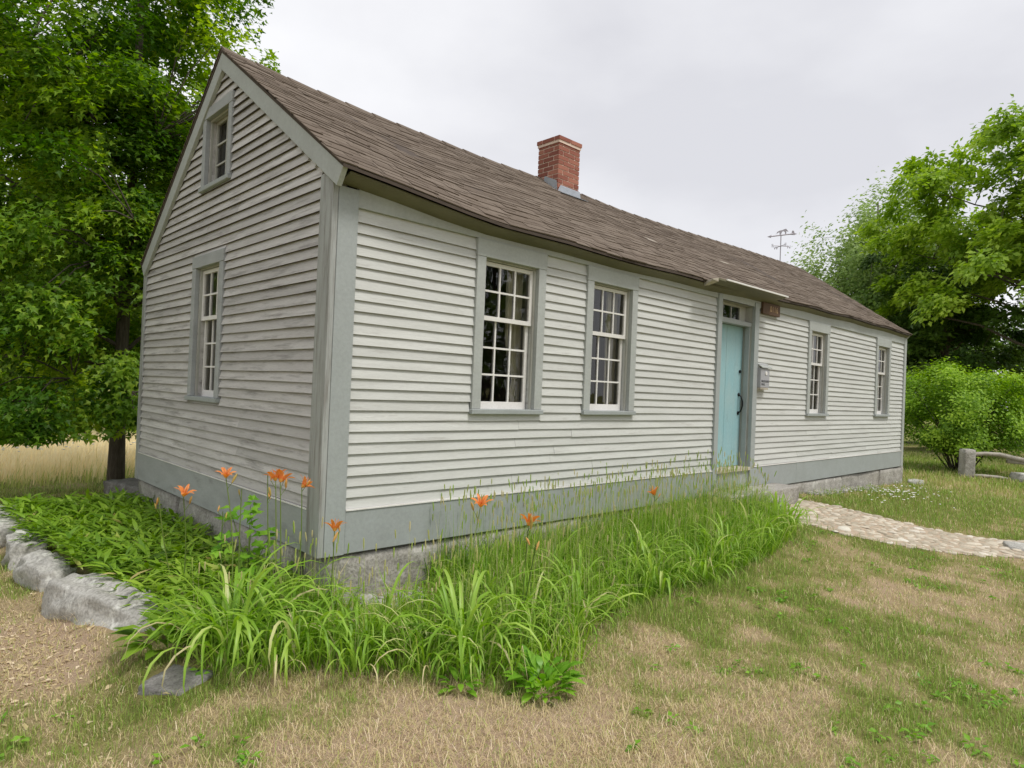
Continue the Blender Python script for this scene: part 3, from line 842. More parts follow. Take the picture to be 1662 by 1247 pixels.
for ln in (1.5, 1.35, 1.45):
    rough_box('stone', MT['granite'], (.15+random.uniform(-.01, .02), yy+ln/2, -.345), (.32, ln-.03, .655), fnd, .026, 9, sd, rnd=.05); yy += ln; sd += 1
rough_box('stone', MT['granite'], (L-.14, 1.4, -.345), (.3, 2.3, .655), fnd, .016, 6, sd, rnd=.05)

# granite door step
st = rough_box('door_step', MT['granite'], (6.22, -.235, -.06), (1.98, .40, .25), None, .008, 10, 77, rnd=.04)
tag(st, 'flat granite step below the blue door', 'step')

# ------------------------------------------------------------------ cobbled path
PC = [(6.75, -.42), (7.0, -1.2), (7.5, -2.1), (8.15, -2.95), (8.9, -3.8), (9.8, -4.8)]
PWD = [.85, .80, .66, .52, .52, .52]
def path_at(t):
    i = min(int(t*(len(PC)-1)), len(PC)-2); f = t*(len(PC)-1)-i
    a, b = np.array(PC[i]), np.array(PC[i+1]); p = a+(b-a)*f; d = (b-a)/np.linalg.norm(b-a)
    return p, np.array([d[1], -d[0]]), PWD[i]+(PWD[i+1]-PWD[i])*f
def path_side(x, y):
    """signed distance to the path's middle in half widths (numpy)"""
    best = np.full(np.shape(x), 9.0)
    for t in np.linspace(0, 1, 40):
        p, n_, w = path_at(t); best = np.minimum(best, np.hypot(x-p[0], y-p[1])/w)
    return best
vs = []; fs = []; NT = 50
for i in range(NT+1):
    p, n_, w = path_at(i/NT)
    for s in (-1, -.5, 0, .5, 1):
        q = p+n_*w*(s*(1.0+.10*(vnoise(i*.7, s*3+5)-.5))); vs.append((q[0], q[1], float(gz(q[0], q[1]))+.006))
for i in range(NT):
    for k in range(4): a = i*5+k; fs.append((a, a+5, a+6, a+1))
m = MB(); m.add(vs, fs); path = m.build('path', MT['earth']); tag(path, 'cobbled path leading from the door step across the lawn', kind='structure')
cob = []
for k in range(10):
    rg = np.random.default_rng(100+k); vv = []; ff = []; n = 9
    rad = 1+.25*(rg.random(n)-.5)
    for lv, (h, s) in enumerate(((-.5, .95), (.15, 1.0), (.62, .78))):
        for i in range(n): vv.append((math.cos(2*math.pi*i/n)*rad[i]*s, math.sin(2*math.pi*i/n)*rad[i]*s, h+.12*(rg.random()-.5)))
    vv.append((0, 0, .75))
    for lv in range(2):
        for i in range(n): ff.append((lv*n+i, lv*n+(i+1) % n, (lv+1)*n+(i+1) % n, (lv+1)*n+i))
    for i in range(n): ff.append((2*n+i, 2*n+(i+1) % n, 3*n))
    m = MB(); m.add(vv, ff); me = m.mesh('cobblestone', True); me.materials.append(MT['cobble']); cob.append(me)
placed = []; tries = 0
fill = MB()
while len(placed) < 700 and tries < 14000:
    tries += 1
    t = random.random()**1.15*.72; p, n_, w = path_at(t); s = random.uniform(-1, 1)
    q = p+n_*w*s; r_ = random.uniform(.03, .075)*(1 if random.random() < .9 else 1.25)
    if any((q[0]-a)**2+(q[1]-b)**2 < (r_*.85+c*.85)**2 for a, b, c in placed): continue
    placed.append((q[0], q[1], r_))
    if len(placed) > 290:
        me = random.choice(cob); zc = float(gz(q[0], q[1]))+.004; a_, sx_, sy_ = random.random()*6.28, r_*random.uniform(1, 1.35), r_*random.uniform(.75, 1)
        fill.add([(q[0]+v.co.x*sx_*math.cos(a_)-v.co.y*sy_*math.sin(a_), q[1]+v.co.x*sx_*math.sin(a_)+v.co.y*sy_*math.cos(a_), zc+v.co.z*r_*.32) for v in me.vertices], [tuple(p.vertices) for p in me.polygons]); continue
    o = bpy.data.objects.new('cobblestone', random.choice(cob)); COL.objects.link(o); o.parent = path
    o.location = (q[0], q[1], float(gz(q[0], q[1]))+.006); o.rotation_euler = (random.uniform(-.12, .12), random.uniform(-.12, .12), random.random()*6.28)
    o.scale = (r_*random.uniform(1, 1.35), r_*random.uniform(.75, 1), r_*random.uniform(.25, .42))
tag(fill.build('small_cobblestones', MT['cobble'], path, True), kind='stuff')
fs_ = rough_box('flagstone', MT['boulder'], (8.12, -2.86, float(gz(8.12, -2.86))+.01), (.42, .34, .07), None, .012, 7, 62, rnd=.3, rot=.3)
tag(fs_, 'pale flat stone on the cobbled path at the right edge', 'stone')

# ------------------------------------------------------------------ boulders and loose stones
def stone_thing(name, label, loc, size, amp, seed, mat='boulder', rnd=.55, rot=0, cat='boulder', sub=14):
    return tag(rough_box(name, MT[mat], loc, size, None, amp, sub, seed, rnd=rnd, rot=rot), label, cat)
stone_thing('boulder', 'long pale lichen-spotted boulder edging the flower bed', (-1.10, 1.02, -.48), (.36, 1.30, .42), .055, 201, rot=.26)
stone_thing('boulder', 'lumpy grey boulder in the bed edge beyond the long one', (-1.26, 2.35, -.50), (.32, .80, .36), .05, 202, rot=.06)
stone_thing('boulder', 'small mottled rock wedged behind the long boulder', (-1.28, 3.25, -.49), (.32, .55, .36), .05, 203, rot=-.1)
stone_thing('boulder', 'flat topped pale boulder at the left edge by the bed', (-1.30, 4.55, -.46), (.62, 1.25, .38), .05, 204, rot=.1)
fl = stone_thing('flagstone', 'flat dark stone sunk in the lawn before the flower bed', (-1.10, -.50, float(gz(-1.10, -.50))-.036), (.27, .31, .10), .016, 205, 'slab', .30, .5, 'stone', 9)
fl.rotation_euler = (math.atan(float(gz(-1.1, -.4)-gz(-1.1, -.6))/.2), -math.atan(float(gz(-1.0, -.5)-gz(-1.2, -.5))/.2), 0)
stone_thing('stone_block', 'rough granite block lying between tree trunk and house corner', (.22, 5.45, -.36), (.42, 1.05, .36), .03, 206, 'slab', .12, .25, 'stone', 10)
stone_thing('stone', 'small flat stone on the grass at the far house corner', (13.85, -.18, -.37), (.62, .30, .10), .02, 207, 'boulder', .4, .3, 'stone', 8)
# rubble on the bare patch at the house corner
RUB = [(.34, -.10, .085), (.46, -.13, .04), (.54, -.10, .05), (.62, -.12, .045), (.38, -.22, .06), (.50, -.24, .05), (.60, -.25, .06), (.44, -.33, .05), (.56, -.36, .045), (.70, -.18, .04), (.72, -.30, .05), (.30, -.28, .045)]
RUBL = ['', 'small grey stone just right of the pinkish one at the foundation', 'grey stone third along the foundation from the house corner', 'small stone fourth along the foundation from the house corner', 'grey stone in front of the pinkish one, middle row', 'small stone in the middle row of the rubble, second from left', 'grey stone in the middle row of the rubble, third from left',
        'stone in the front row of the rubble, left of the pair', 'stone in the front row of the rubble, right of the pair', 'rightmost small stone of the rubble, against the foundation', 'rightmost stone of the rubble, away from the foundation', 'leftmost small stone of the rubble patch']
for i, (x, y, r_) in enumerate(RUB):
    o = rough_box('rubble_stone', MT['boulder'], (x, y, float(gz(x, y))+r_*.2), (r_*1.5, r_*1.1, r_*.8), None, r_*.15, 5, 300+i, rnd=.5, rot=i*1.3)
    tag(o, 'pinkish fist-sized stone, largest of the rubble at the house corner' if i == 0 else RUBL[i], 'stone', 'rubble stones at the house corner')
m = MB()
for i in range(260):
    x, y = random.uniform(.15, .85), random.uniform(-.45, -.02); r_ = random.uniform(.006, .016); z = float(gz(x, y))
    m.box(x-r_, x+r_, y-r_*.8, y+r_*.8, z-.003, z+r_*random.uniform(.5, 1.2), lambda a, b, c: (a+random.uniform(-.004, .004), b+random.uniform(-.004, .004), c))
for i in range(500):
    x, y = random.uniform(8.4, 11.5), -abs(random.gauss(0, .10))-.03; r_ = random.uniform(.012, .035); z = float(gz(x, y))
    m.box(x-r_, x+r_, y-r_*.8, y+r_*.8, z-.003, z+r_*random.uniform(.5, 1.2), lambda a, b, c: (a+random.uniform(-.006, .006), b+random.uniform(-.006, .006), c))
tag(m.build('gravel', MT['boulder']), 'loose pale gravel along the foot of the foundation', 'gravel', kind='stuff')

# ------------------------------------------------------------------ fittings on the house
def text_mesh(s, size, depth, fn, mat, parent, name='lettering', sp=1.0):
    cu = bpy.data.curves.new('txt', 'FONT'); cu.body = s; cu.size = size; cu.extrude = depth; cu.align_x = 'CENTER'; cu.space_character = sp
    o = bpy.data.objects.new('txt', cu); COL.objects.link(o); bpy.context.view_layer.update()
    me = bpy.data.meshes.new_from_object(o.evaluated_get(bpy.context.evaluated_depsgraph_get()))
    bpy.data.objects.remove(o); bpy.data.curves.remove(cu)
    for v in me.vertices: v.co = Vector(fn(*v.co))
    me.name = name; me.materials.clear()
    return link(name, me, mat, parent)
sg = empty('wooden_sign', (6.93, -.03, 2.50)); tag(sg, 'small dark brown wooden sign under the hood right of the door', 'sign')
m = MB(); m.box(-.27, .27, -.040, -.001, 0, .165); m.build('board', MT['sign'], sg, bevel=.006)
for i, ch in enumerate('0116'): text_mesh(ch, .12, .002, lambda x, y, z, i=i: (x-.035+.065*i, -.042-z, y+.045), MT['letters'], sg, 'letter')
bx = empty('brochure_box', (6.72, -.02, 1.42)); tag(bx, 'grey wall box with sloping lid right of the blue door', 'box')
m = MB(); m.box(-.115, .155, -.075, -.001, .03, .30); m.box(-.115, .155, -.05, -.001, .30, .36); m.build('body', MT['boxgrey'], bx, bevel=.004)
m = MB(); m.add([(-.12, -.004, .372), (.19, -.004, .372), (.19, -.095, .305), (-.12, -.095, .305), (-.12, -.004, .382), (.19, -.004, .382), (.19, -.095, .317), (-.12, -.095, .317)],
                [(3, 2, 1, 0), (4, 5, 6, 7), (0, 1, 5, 4), (1, 2, 6, 5), (2, 3, 7, 6), (3, 0, 4, 7)]); m.build('lid', MT['trim_up'], bx)
m = MB(); m.box(-.118, .12, -.078, -.004, 0, .028); m.build('base', MT['weathered'], bx)
m = MB(); m.tube([(.045, -.0755, .235), (.045, -.083, .235)], .028, 16); m.build('emblem', MT['white'], bx)
for i, ch in enumerate('BROCHURE'): text_mesh(ch, .042, .001, lambda x, y, z, i=i: (x-.08+.03*i, -.0775-z, y+.105), MT['dark_text'], bx, 'letter')
for i, ch in enumerate('FREE'): text_mesh(ch, .042, .001, lambda x, y, z, i=i: (x-.085+.03*i, -.0775-z, y+.06), MT['dark_text'], bx, 'letter')

# weathervane on the ridge
wv = empty('weathervane', (12.22, YR, float(spl(12.22, RX, RZ))+.02)); tag(wv, 'grey metal weathervane with animal figure on the far ridge', 'weathervane')
m = MB(); m.tube([(0, 0, -.05), (0, 0, .59)], .011, 8); m.build('mast', MT['greymetal'], wv)
_rt = Vector(_r)                     # the vane happens to point across the line of sight
def wv_fn(u, z, t=0): return (_rt.x*u-_rt.y*t, _rt.y*u+_rt.x*t, z)
def poly_plate(pts, th):
    m = MB(); n = len(pts); m.add([wv_fn(u, z, -th) for u, z in pts]+[wv_fn(u, z, th) for u, z in pts], [tuple(range(n))[::-1], tuple(range(n, 2*n))]+[(i, (i+1) % n, n+(i+1) % n, n+i) for i in range(n)]); return m
m = MB(); m.tube([wv_fn(-.25, .545), wv_fn(.27, .628)], .014, 8)
m.v += []; m.build('arrow_shaft', MT['greymetal'], wv)
poly_plate([(-.31, .535), (-.22, .515), (-.235, .55), (-.21, .585)], .006).build('arrow_head', MT['greymetal'], wv)
poly_plate([(.20, .605), (.30, .600), (.36, .63), (.30, .645), (.285, .695), (.25, .70), (.235, .635)], .006).build('arrow_tail', MT['greymetal'], wv)
poly_plate([(-.13, .60), (-.10, .615), (-.09, .655), (-.04, .685), (.02, .700), (.07, .725), (.11, .735), (.125, .71), (.16, .675), (.135, .68), (.115, .70), (.112, .60), (.095, .60), (.088, .665), (.06, .68), (.02, .668), (-.012, .575), (-.03, .575), (-.03, .65), (-.065, .64), (-.095, .615)], .010).build('animal_figure', MT['greymetal'], wv)
for ang in (.0, math.pi/2):
    c_, s_ = math.cos(ang+.15), math.sin(ang+.15)
    d_ = Vector((_rt.x*c_-_rt.y*s_, _rt.y*c_+_rt.x*s_, 0))
    m = MB(); m.tube([d_*-.19+Vector((0, 0, .335)), d_*.19+Vector((0, 0, .345))], .007, 6); m.build('compass_arm', MT['greymetal'], wv)
    for sgn, ch in ((-1, 'S' if ang == 0 else 'E'), (1, 'N' if ang == 0 else 'W')):
        text_mesh(ch, .10, .005, lambda x, y, z, d=d_, s=sgn: tuple(d*s*.20+Vector((0, 0, .30))+_rt*x+Vector((0, 0, y))+Vector((_rt.y, -_rt.x, 0))*z), MT['greymetal'], wv, 'compass_letter')

# ------------------------------------------------------------------ split rail fence
fp = Vector((17.4, -.36, 0)); fd = Vector((.62, -.78, 0)).normalized()      # runs out of frame to the right
fence = empty('rail_fence', (fp.x, fp.y, float(gz(fp.x, fp.y)))); tag(fence, 'low fence of granite posts and crooked wooden rails at right', 'fence')
for k, (d_, h) in enumerate(((0, .72), (2.6, .68))):
    q = fd*d_; o = rough_box('post', MT['granite'], (q.x, q.y, h/2-.06), (.27, .25, h+.1), fence, .012, 8, 400+k, rnd=.06, rot=.7)
MT['rail'] = mat_paint('grey_rail_wood', (.46, .42, .36), (.36, .32, .27), (.22, .19, .16), (3, 3, 3), .5, .7)
def rail(pts, r0, r1):
    m = MB(); P = [fd*u+Vector((-.78*0+v*.5, v*.5, z)) for u, z, v in pts]; n = len(P)
    m.tube(P, [r0+(r1-r0)*i/(n-1)+random.uniform(-.006, .006) for i in range(n)], 8); m.build('rail', MT['rail'], fence, True)
rail([(.08, .52, -.1), (.14, .60, -.08), (.4, .62, -.05), (.75, .61, 0), (1.1, .54, .02), (1.5, .47, 0), (2.0, .46, 0), (2.7, .45, 0)], .05, .05)
rail([(1.0, .46, .18), (1.4, .44, .12), (2.0, .43, .1), (2.8, .44, .08), (3.6, .46, 0)], .06, .05)
rail([(.06, .06, -.15), (.3, .07, -.12), (.7, .05, -.1), (1.1, -.01, -.05)], .05, .035)
c = fp+fd*1.75
stone_thing('stone_block', 'long weathered granite block lying under the fence rails', (c.x-.15, c.y-.1, float(gz(c.x, c.y))+.06), (1.5, .42, .30), .03, 420, 'boulder', .15, math.atan2(fd.y, fd.x), 'stone', 10)

# ------------------------------------------------------------------ foliage generators
def unit(v): return v/np.maximum(1e-9, np.linalg.norm(v, axis=-1, keepdims=True))
# leaf outlines in (side, along) with droop weight; triangles
MAPLE = (np.array([(0, 0), (.30, .12), (.52, .42), (.24, .50), (0, 1.0), (-.24, .50), (-.52, .42), (-.30, .12)]), np.array([(0, 1, 3), (1, 2, 3), (0, 3, 4), (0, 4, 5), (0, 5, 7), (7, 5, 6)]))
MAPLE3 = (np.array([(0, 0), (.46, .34), (.17, .46), (0, 1.0), (-.17, .46), (-.46, .34)]), np.array([(0, 1, 2), (0, 2, 3), (0, 3, 4), (0, 4, 5)]))
OVAL = (np.array([(0, 0), (.30, .45), (0, 1.0), (-.30, .45)]), np.array([(0, 1, 2), (0, 2, 3)]))
NARROW = (np.array([(0, 0), (.07, .25), (.095, .5), (0, 1.0), (-.095, .5), (-.07, .25)]), np.array([(0, 1, 5), (1, 2, 4), (1, 4, 5), (2, 3, 4)]))
LANCE = (np.array([(0, 0), (.12, .25), (.15, .55), (0, 1.0), (-.15, .55), (-.12, .25)]), np.array([(0, 1, 5), (1, 2, 4), (1, 4, 5), (2, 3, 4)]))

def leaf_mesh(P, N, D, size, tone, outline, droop=.25, fold=.18):
    """P positions, N normals, D directions (k,3)"""
    O, T = outline; k = len(P); nv = len(O)
    N = unit(N); D = unit(D-N*np.sum(D*N, 1, keepdims=True)); S = np.cross(D, N)
    sz = np.asarray(size).reshape(-1, 1)
    V = np.empty((k, nv, 3))
    for i, (a, b) in enumerate(O):
        V[:, i] = P+S*(a*sz)+D*(b*sz)-N*((droop*b*b-fold*abs(a))*sz)
    Fa = (np.arange(k)[:, None, None]*nv+T[None]).reshape(-1, 3)
    return V.reshape(-1, 3), Fa, np.repeat(tone, nv)

def blades(P, H, Wd, lean, dirn, tone, flat=0):
    """grass blades: 5 points each, bending towards dirn by lean"""
    k = len(P); side = np.stack([-np.sin(dirn), np.cos(dirn), np.zeros(k)], 1); fwd = np.stack([np.cos(dirn), np.sin(dirn), np.zeros(k)], 1)
    up = np.array([0, 0, 1.0]); H = H[:, None]; Wd = Wd[:, None]; lean = lean[:, None]
    V = np.empty((k, 5, 3))
    mid = P+up*(H*.6*np.cos(lean*.5))+fwd*(H*.6*np.sin(lean*.5)); tip = P+up*(H*np.cos(lean))+fwd*(H*np.sin(lean))
    V[:, 0] = P-side*Wd*.5; V[:, 1] = P+side*Wd*.5; V[:, 2] = mid+side*Wd*.4; V[:, 3] = mid-side*Wd*.4; V[:, 4] = tip
    T = np.array([(0, 1, 2), (0, 2, 3), (3, 2, 4)])
    return V.reshape(-1, 3), (np.arange(k)[:, None, None]*5+T[None]).reshape(-1, 3), np.repeat(tone, 5)

def tree(name, label, cat, base, height, trunk_r, cz, rad, nclu, nleaf, lsize, mat, seed, outline=OVAL, clu_r=(.5, .9), group=None, keep=None, flat=.2, lean=(0, 0), shell=.45, tonebias=0, limbs=12, lowcut=-.9, extra=None):
    """base point, trunk to height, crown ellipsoid centre height cz and radii rad; keep(points)->bool mask in world space"""
    rg = np.random.default_rng(seed); root = empty(name, base); tag(root, label, cat, group)
    base = np.array(base)
    C = []; tries = 0
    while len(C) < nclu and tries < nclu*40:
        tries += 1
        d = unit(rg.normal(size=3)); 
        if d[2] < lowcut: continue
        f = .72+.5*fbm(d[0]*2.2+seed, d[1]*2.2+d[2]*3, seed, 2)
        p = d*(rg.random()**shell)*f*np.array(rad)+np.array([lean[0], lean[1], cz])
        if keep is not None and not keep(p+base): continue
        C.append(p)
    if extra is not None: C += [p for p in extra(rg) if keep is None or keep(p+base)]
    C = np.array(C)
    # limbs
    tm = MB(); tp = []
    nseg = 9
    for i in range(nseg+1):
        t = i/nseg; tp.append(Vector((lean[0]*t*t+.10*math.sin(t*5+seed)*t, lean[1]*t*t+.10*math.cos(t*4+seed*2)*t, t*height)))
    tr_ = [trunk_r*(1.25 if i == 0 else 1)*(1-.85*(i/nseg)**1.1) for i in range(nseg+1)]
    tp[0].z = -.15
    tm.tube(tp, tr_, 10)
    tm.build('trunk', MT['bark'], root, True)
    bm_ = MB(); nodes = []
    order = rg.permutation(len(C))[:limbs]
    for q in order:
        e = Vector(C[q]); h = max(.18*height, min(height*.93, e.z-.35*math.hypot(e.x-lean[0], e.y-lean[1])-.3))
        i = min(nseg-1, int(h/height*nseg)); s = tp[i].lerp(tp[i+1], h/height*nseg-i)
        pts = []
        for k in range(6):
            t = k/5; p = s.lerp(e, t); p.z += .35*math.sin(t*math.pi)*(e-s).length*.15; p += Vector(rg.normal(size=3)*.05*(1 if 0 < k < 5 else 0)); pts.append(p); 
            if k > 1: nodes.append(p)
        r0 = max(.015, tr_[i]*.34); bm_.tube(pts, [r0*(1-.8*k/5) for k in range(6)], 6, False)
    if nodes:
        NN = np.array([tuple(v) for v in nodes])
        for q in range(len(C)):
            j = np.argmin(np.sum((NN-C[q])**2, 1)); a = Vector(NN[j]); e = Vector(C[q])
            if (e-a).length < .15: continue
            mid = a.lerp(e, .5)+Vector((0, 0, .12*(e-a).length)); bm_.tube([a, mid, e], [.011*height/9, .008*height/9, .004], 4, False)
    bm_.build('limbs', MT['bark'], root, True)
    # leaves in flattened drooping sprays
    nC = len(C); tot = nC*nleaf; ci = np.repeat(np.arange(nC), nleaf)
    cr = rg.uniform(*clu_r, nC); out = C-np.array([lean[0], lean[1], cz*.55]); out[:, 2] *= .25; out = unit(out)
    cn = unit(np.array([0, 0, 1.0])+out*rg.uniform(.1, .7, (nC, 1))+rg.normal(size=(nC, 3))*.18)
    ax = unit(np.cross(cn, rg.normal(size=(nC, 3)))); ay = np.cross(cn, ax)
    th = rg.random(tot)*2*np.pi; rr = np.sqrt(rg.random(tot))*(.7+.3*rg.random(tot)); rr = rr*(.62+.38*np.sin(th*5+ci)) 
    cr_ = cr[ci]
    P = C[ci]+ax[ci]*(np.cos(th)*rr*cr_)[:, None]+ay[ci]*(np.sin(th)*rr*cr_)[:, None]+cn[ci]*(rg.normal(size=tot)*flat*cr_*(1-.6*rr))[:, None]
    P[:, 2] -= .28*cr_*rr*rr
    D = unit(P-C[ci]+out[ci]*.25)+rg.normal(size=(tot, 3))*.45; D[:, 2] -= .35
    N = cn[ci]+rg.normal(size=(tot, 3))*.42
    tone = np.clip(.45+tonebias+.24*rg.normal(size=nC)[ci]+.17*rg.normal(size=tot), 0, 1)
    if keep is not None:
        mk = keep(P+base); P, D, N, tone = P[mk], D[mk], N[mk], tone[mk]
    V, Fa, tn = leaf_mesh(P, N, D, lsize*rg.uniform(.7, 1.25, len(P)), tone, outline)
    link('crown', mesh_arrays('crown', V, Fa, tn), MT[mat], root)
    return root

# ------------------------------------------------------------------ trees
def maple_skirt(rg):
    out = []
    for i in range(64):
        a, r_, z = rg.random()*6.283, 3.2*math.sqrt(rg.random()), rg.uniform(1.15, 4.0)
        out.append(np.array([math.cos(a)*r_, math.sin(a)*r_, z]))
    for i in range(44): out.append(np.array([rg.uniform(-1.7, .3), rg.uniform(-1.5, -.2), rg.uniform(.95, 4.2)]))
    return out
def maple_keep(p):
    p = np.atleast_2d(p); x, y, z = p[:, 0], p[:, 1], p[:, 2]
    # pruned clear of the house, bare trunk near the ground
    ok = (y > 4.95) & ~((x > -.4) & (y < 5.6) & (z < 4.8)) & (z > .38) & ((z < 4.6) | (x < 2.0+.3*(y-5.5)-.22*(z-6.2)))
    return ok if len(ok) > 1 else bool(ok[0])
bz = float(gz(.25, 6.75))
tree('maple_tree', 'tall leafy maple rising behind the left corner of the house', 'tree', (.25, 6.75, bz), 10.5, .105, 5.6, (4.4, 3.5, 5.6), 400, 340, .092, 'leaf_maple', 5, MAPLE3, (.5, .85), keep=maple_keep, shell=.5, limbs=24, extra=maple_skirt)

wood_l = [(-5.5, 23.5, 9.5, 3.6, 'wide dark tree at the far left edge of the wood behind the meadow'), (-1.0, 25.0, 11.5, 3.9, 'dark tree in the wood behind the meadow, left of the maple trunk'), (3.2, 24.0, 10, 3.6, 'dark tree in the wood straight behind the maple trunk'),
          (7.2, 26, 11, 3.8, 'dark tree in the wood just left of the house corner'), (1.0, 22.6, 9, 3.0, 'broad dark tree at the front of the wood left of the maple trunk'), (5.3, 22.9, 9.5, 3.2, 'broad dark tree at the front of the wood right of the maple trunk'), (-8.5, 29, 14, 4.6, 'taller tree deep in the wood at far left'), (1.0, 31, 15, 4.8, 'tallest tree deep in the wood behind the maple'), (10.5, 31, 14, 4.6, 'tree deep in the wood hidden mostly by the house gable')]
for i, (x, y, h, r_, lb) in enumerate(wood_l):
    tree('woodland_tree', lb, 'tree', (x, y, float(gz(x, y))), h, .17, h*.52, (r_, r_, h*.52), 90, 170, .24, 'leaf_wood', 40+i, OVAL, (.7, 1.25), 'woodland trees behind the meadow', shell=.55)
for i, (x, y, h) in enumerate([(-4.2, 20.4, 2.0), (-2.0, 20.8, 1.7), (.2, 20.6, 1.6), (2.2, 21.0, 2.1), (4.4, 20.8, 1.8), (6.6, 21.3, 2.2)]):
    lb = ['bush at the far left end of the meadow edge', 'low bush in the meadow edge, second from the left', 'low bush in the meadow edge left of the maple trunk', 'bush in the meadow edge behind the maple trunk', 'bush in the meadow edge right of the maple trunk', 'tall bush in the meadow edge next to the house corner'][i]
    tree('bush', lb, 'bush', (x, y, float(gz(x, y))), h*.8, .05, h*.5, (1.5, 1.1, h*.55), 34, 150, .15, 'leaf_shrub' if i % 2 else 'leaf_maple', 70+i, OVAL, (.4, .7), 'bushes along the meadow edge', limbs=6, shell=.6, lowcut=-1)

# right-hand trees
tree('locust_tree', 'bright green broad tree leaning in from the right edge', 'tree', (29.2, -.5, float(gz(29.2, -.5))), 13, .26, 8.8, (6.0, 6.0, 5.2), 240, 260, .22, 'leaf_light', 91, OVAL, (.7, 1.25), shell=.45, limbs=26, lowcut=-.75, flat=.22)
tree('airy_tree', 'airy pale tree with sky showing through above the roof end', 'tree', (34.2, 7.2, float(gz(34.2, 7.2))), 12.5, .22, 7.6, (4.7, 4.6, 5.2), 240, 200, .19, 'leaf_pale', 92, OVAL, (.9, 1.5), shell=.5, limbs=34, flat=.4, tonebias=.05)
tree('shade_tree', 'dark green tree behind the round shrub beside the house end', 'tree', (31.5, 3.4, float(gz(31.5, 3.4))), 9.5, .22, 5.2, (4.3, 3.8, 4.6), 120, 200, .22, 'leaf_dark', 93, OVAL, (.7, 1.2), shell=.55, limbs=18)
far_r = [(44, 12, 8.5, 4.5, 'far tree in the wood line just past the house end'), (46, 6.5, 9.5, 4.8, 'far tree in the wood line above the round shrub'), (43, 1.5, 8.5, 4.6, 'far tree in the wood line above the fence post'), (47, -3, 11, 5.0, 'far tree in the wood line at the right edge'), (52, 17, 10, 5, 'far tree in the wood line hidden behind the house roof')]
for i, (x, y, h, r_, lb) in enumerate(far_r):
    tree('woodland_tree', lb, 'tree', (x, y, float(gz(x, y))), h, .2, h*.48, (r_, r_, h*.5), 75, 150, .32, 'leaf_dark', 110+i, OVAL, (.8, 1.5), 'far wood line at right', shell=.55, lowcut=-1)
# trees in front of the house, behind the photographer: seen mirrored in the panes
for i, (x, y, h, lb) in enumerate([(9, -21, 12, 'tree across the yard in front of the house, nearest its middle'), (19, -19, 11, 'tree across the yard in front of the house, to the right'), (30, -15, 12, 'tree across the yard in front of the house, farthest right'), (-14, 15, 10, 'tree at the side of the meadow facing the gable')]):
    tree('yard_tree', lb, 'tree', (x, y, float(gz(x, y))), h, .22, h*.55, (4.4, 4.2, h*.45), 80, 130, .30, 'leaf_wood', 130+i, OVAL, (.8, 1.3), 'trees around the yard', shell=.5)

# round shrub: many stems from one base
sx, sy = 19.3, .2; sz = float(gz(sx, sy)); rg = np.random.default_rng(55)
sh = empty('round_shrub', (sx, sy, sz)); tag(sh, 'big rounded bright green shrub with many stems beyond the house end', 'shrub')
SC = []
while len(SC) < 150:
    d = unit(rg.normal(size=3)); p = d*(rg.random()**.33)*np.array([1.95, 1.95, 1.3])*(.93+.12*fbm(d[0]*3, d[1]*3+d[2]*2, 9, 2))+np.array([0, 0, 1.6])
    if p[2] < .45+.35*math.hypot(p[0], p[1])*.6: continue
    SC.append(p)
SC = np.array(SC); m = MB()
for q in range(0, 150, 3):
    e = Vector(SC[q]); s = Vector((e.x*.12, e.y*.12, -.05)); mid = Vector((e.x*.45, e.y*.45, e.z*.55)); m.tube([s, mid, e], [.022, .015, .005], 5, False)
m.build('stems', MT['bark'], sh, True)
ci = np.repeat(np.arange(150), 260); tot = len(ci); P = SC[ci]+rg.normal(size=(tot, 3))*np.array([.17, .17, .13]); D = P-np.array([0, 0, .5])+rg.normal(size=(tot, 3))*1.0
N = unit(SC-np.array([0, 0, .8]))[ci]+np.array([0, 0, .8])+rg.normal(size=(tot, 3))*.5
V, Fa, tn = leaf_mesh(P, N, D, rg.uniform(.055, .105, tot), np.clip(.5+.26*rg.normal(size=150)[ci]+.18*rg.normal(size=tot), 0, 1), OVAL)
link('crown', mesh_arrays('crown', V, Fa, tn), MT['leaf_shrub'], sh)

# ------------------------------------------------------------------ lawn, meadow and bed
def in_house(x, y, pad=0): return (x > -.03-pad) & (x < L+.03+pad) & (y > -.03-pad) & (y < W+.03+pad)
BEDX = [-1.15, -.95, -.6, -.2, .35, .8, 1.2, 1.7, 2.6, 3.4, 4.4, 5.3, 6.0, 6.2]
BEDY = [.1, -.50, -.85, -1.18, -1.66, -1.80, -1.45, -1.35, -1.35, -1.4, -1.35, -1.2, -.75, -.3]
def in_bed(x, y, pad=0): return (x > -1.15) & (x < 6.15) & (y > np.interp(x, BEDX, BEDY)-pad) & (y < .0) & ~((x > .0) & (x < .95) & (y > -.55))
def polar(n, r0, r1, a0=-60, a1=50, pw=1.0):
    r_ = np.exp(RNG.uniform(math.log(r0), math.log(r1), n)*pw) if pw == 1 else r0+(r1-r0)*RNG.random(n)**pw
    a = np.radians(RNG.uniform(a0, a1, n))+_yaw
    return CAM[0]+r_*np.sin(a), CAM[1]+r_*np.cos(a), r_
x, y, r_ = polar(410000, 1.7, 17)
ok = ~in_house(x, y) & (path_side(x, y) > 1.02) & ~((x > -1.22) & (x < 0) & (y > .0) & (y < 4.6))
dr = dryness(x, y); lush = 1-dr
ok &= ~(np.hypot((x+1.10)/.19, (y+.50)/.21) < 1)
ok &= RNG.random(len(x)) < np.where(y > 5, .8, .45+.6*lush)
x, y, r_, dr = x[ok], y[ok], r_[ok], dr[ok]; k = len(x)
tuft = fbm(x*9, y*9, 91, 2)
isdry = RNG.random(k) < np.clip(.5+1.15*(dr-.47)+1.1*(tuft-.5), .05, .95)
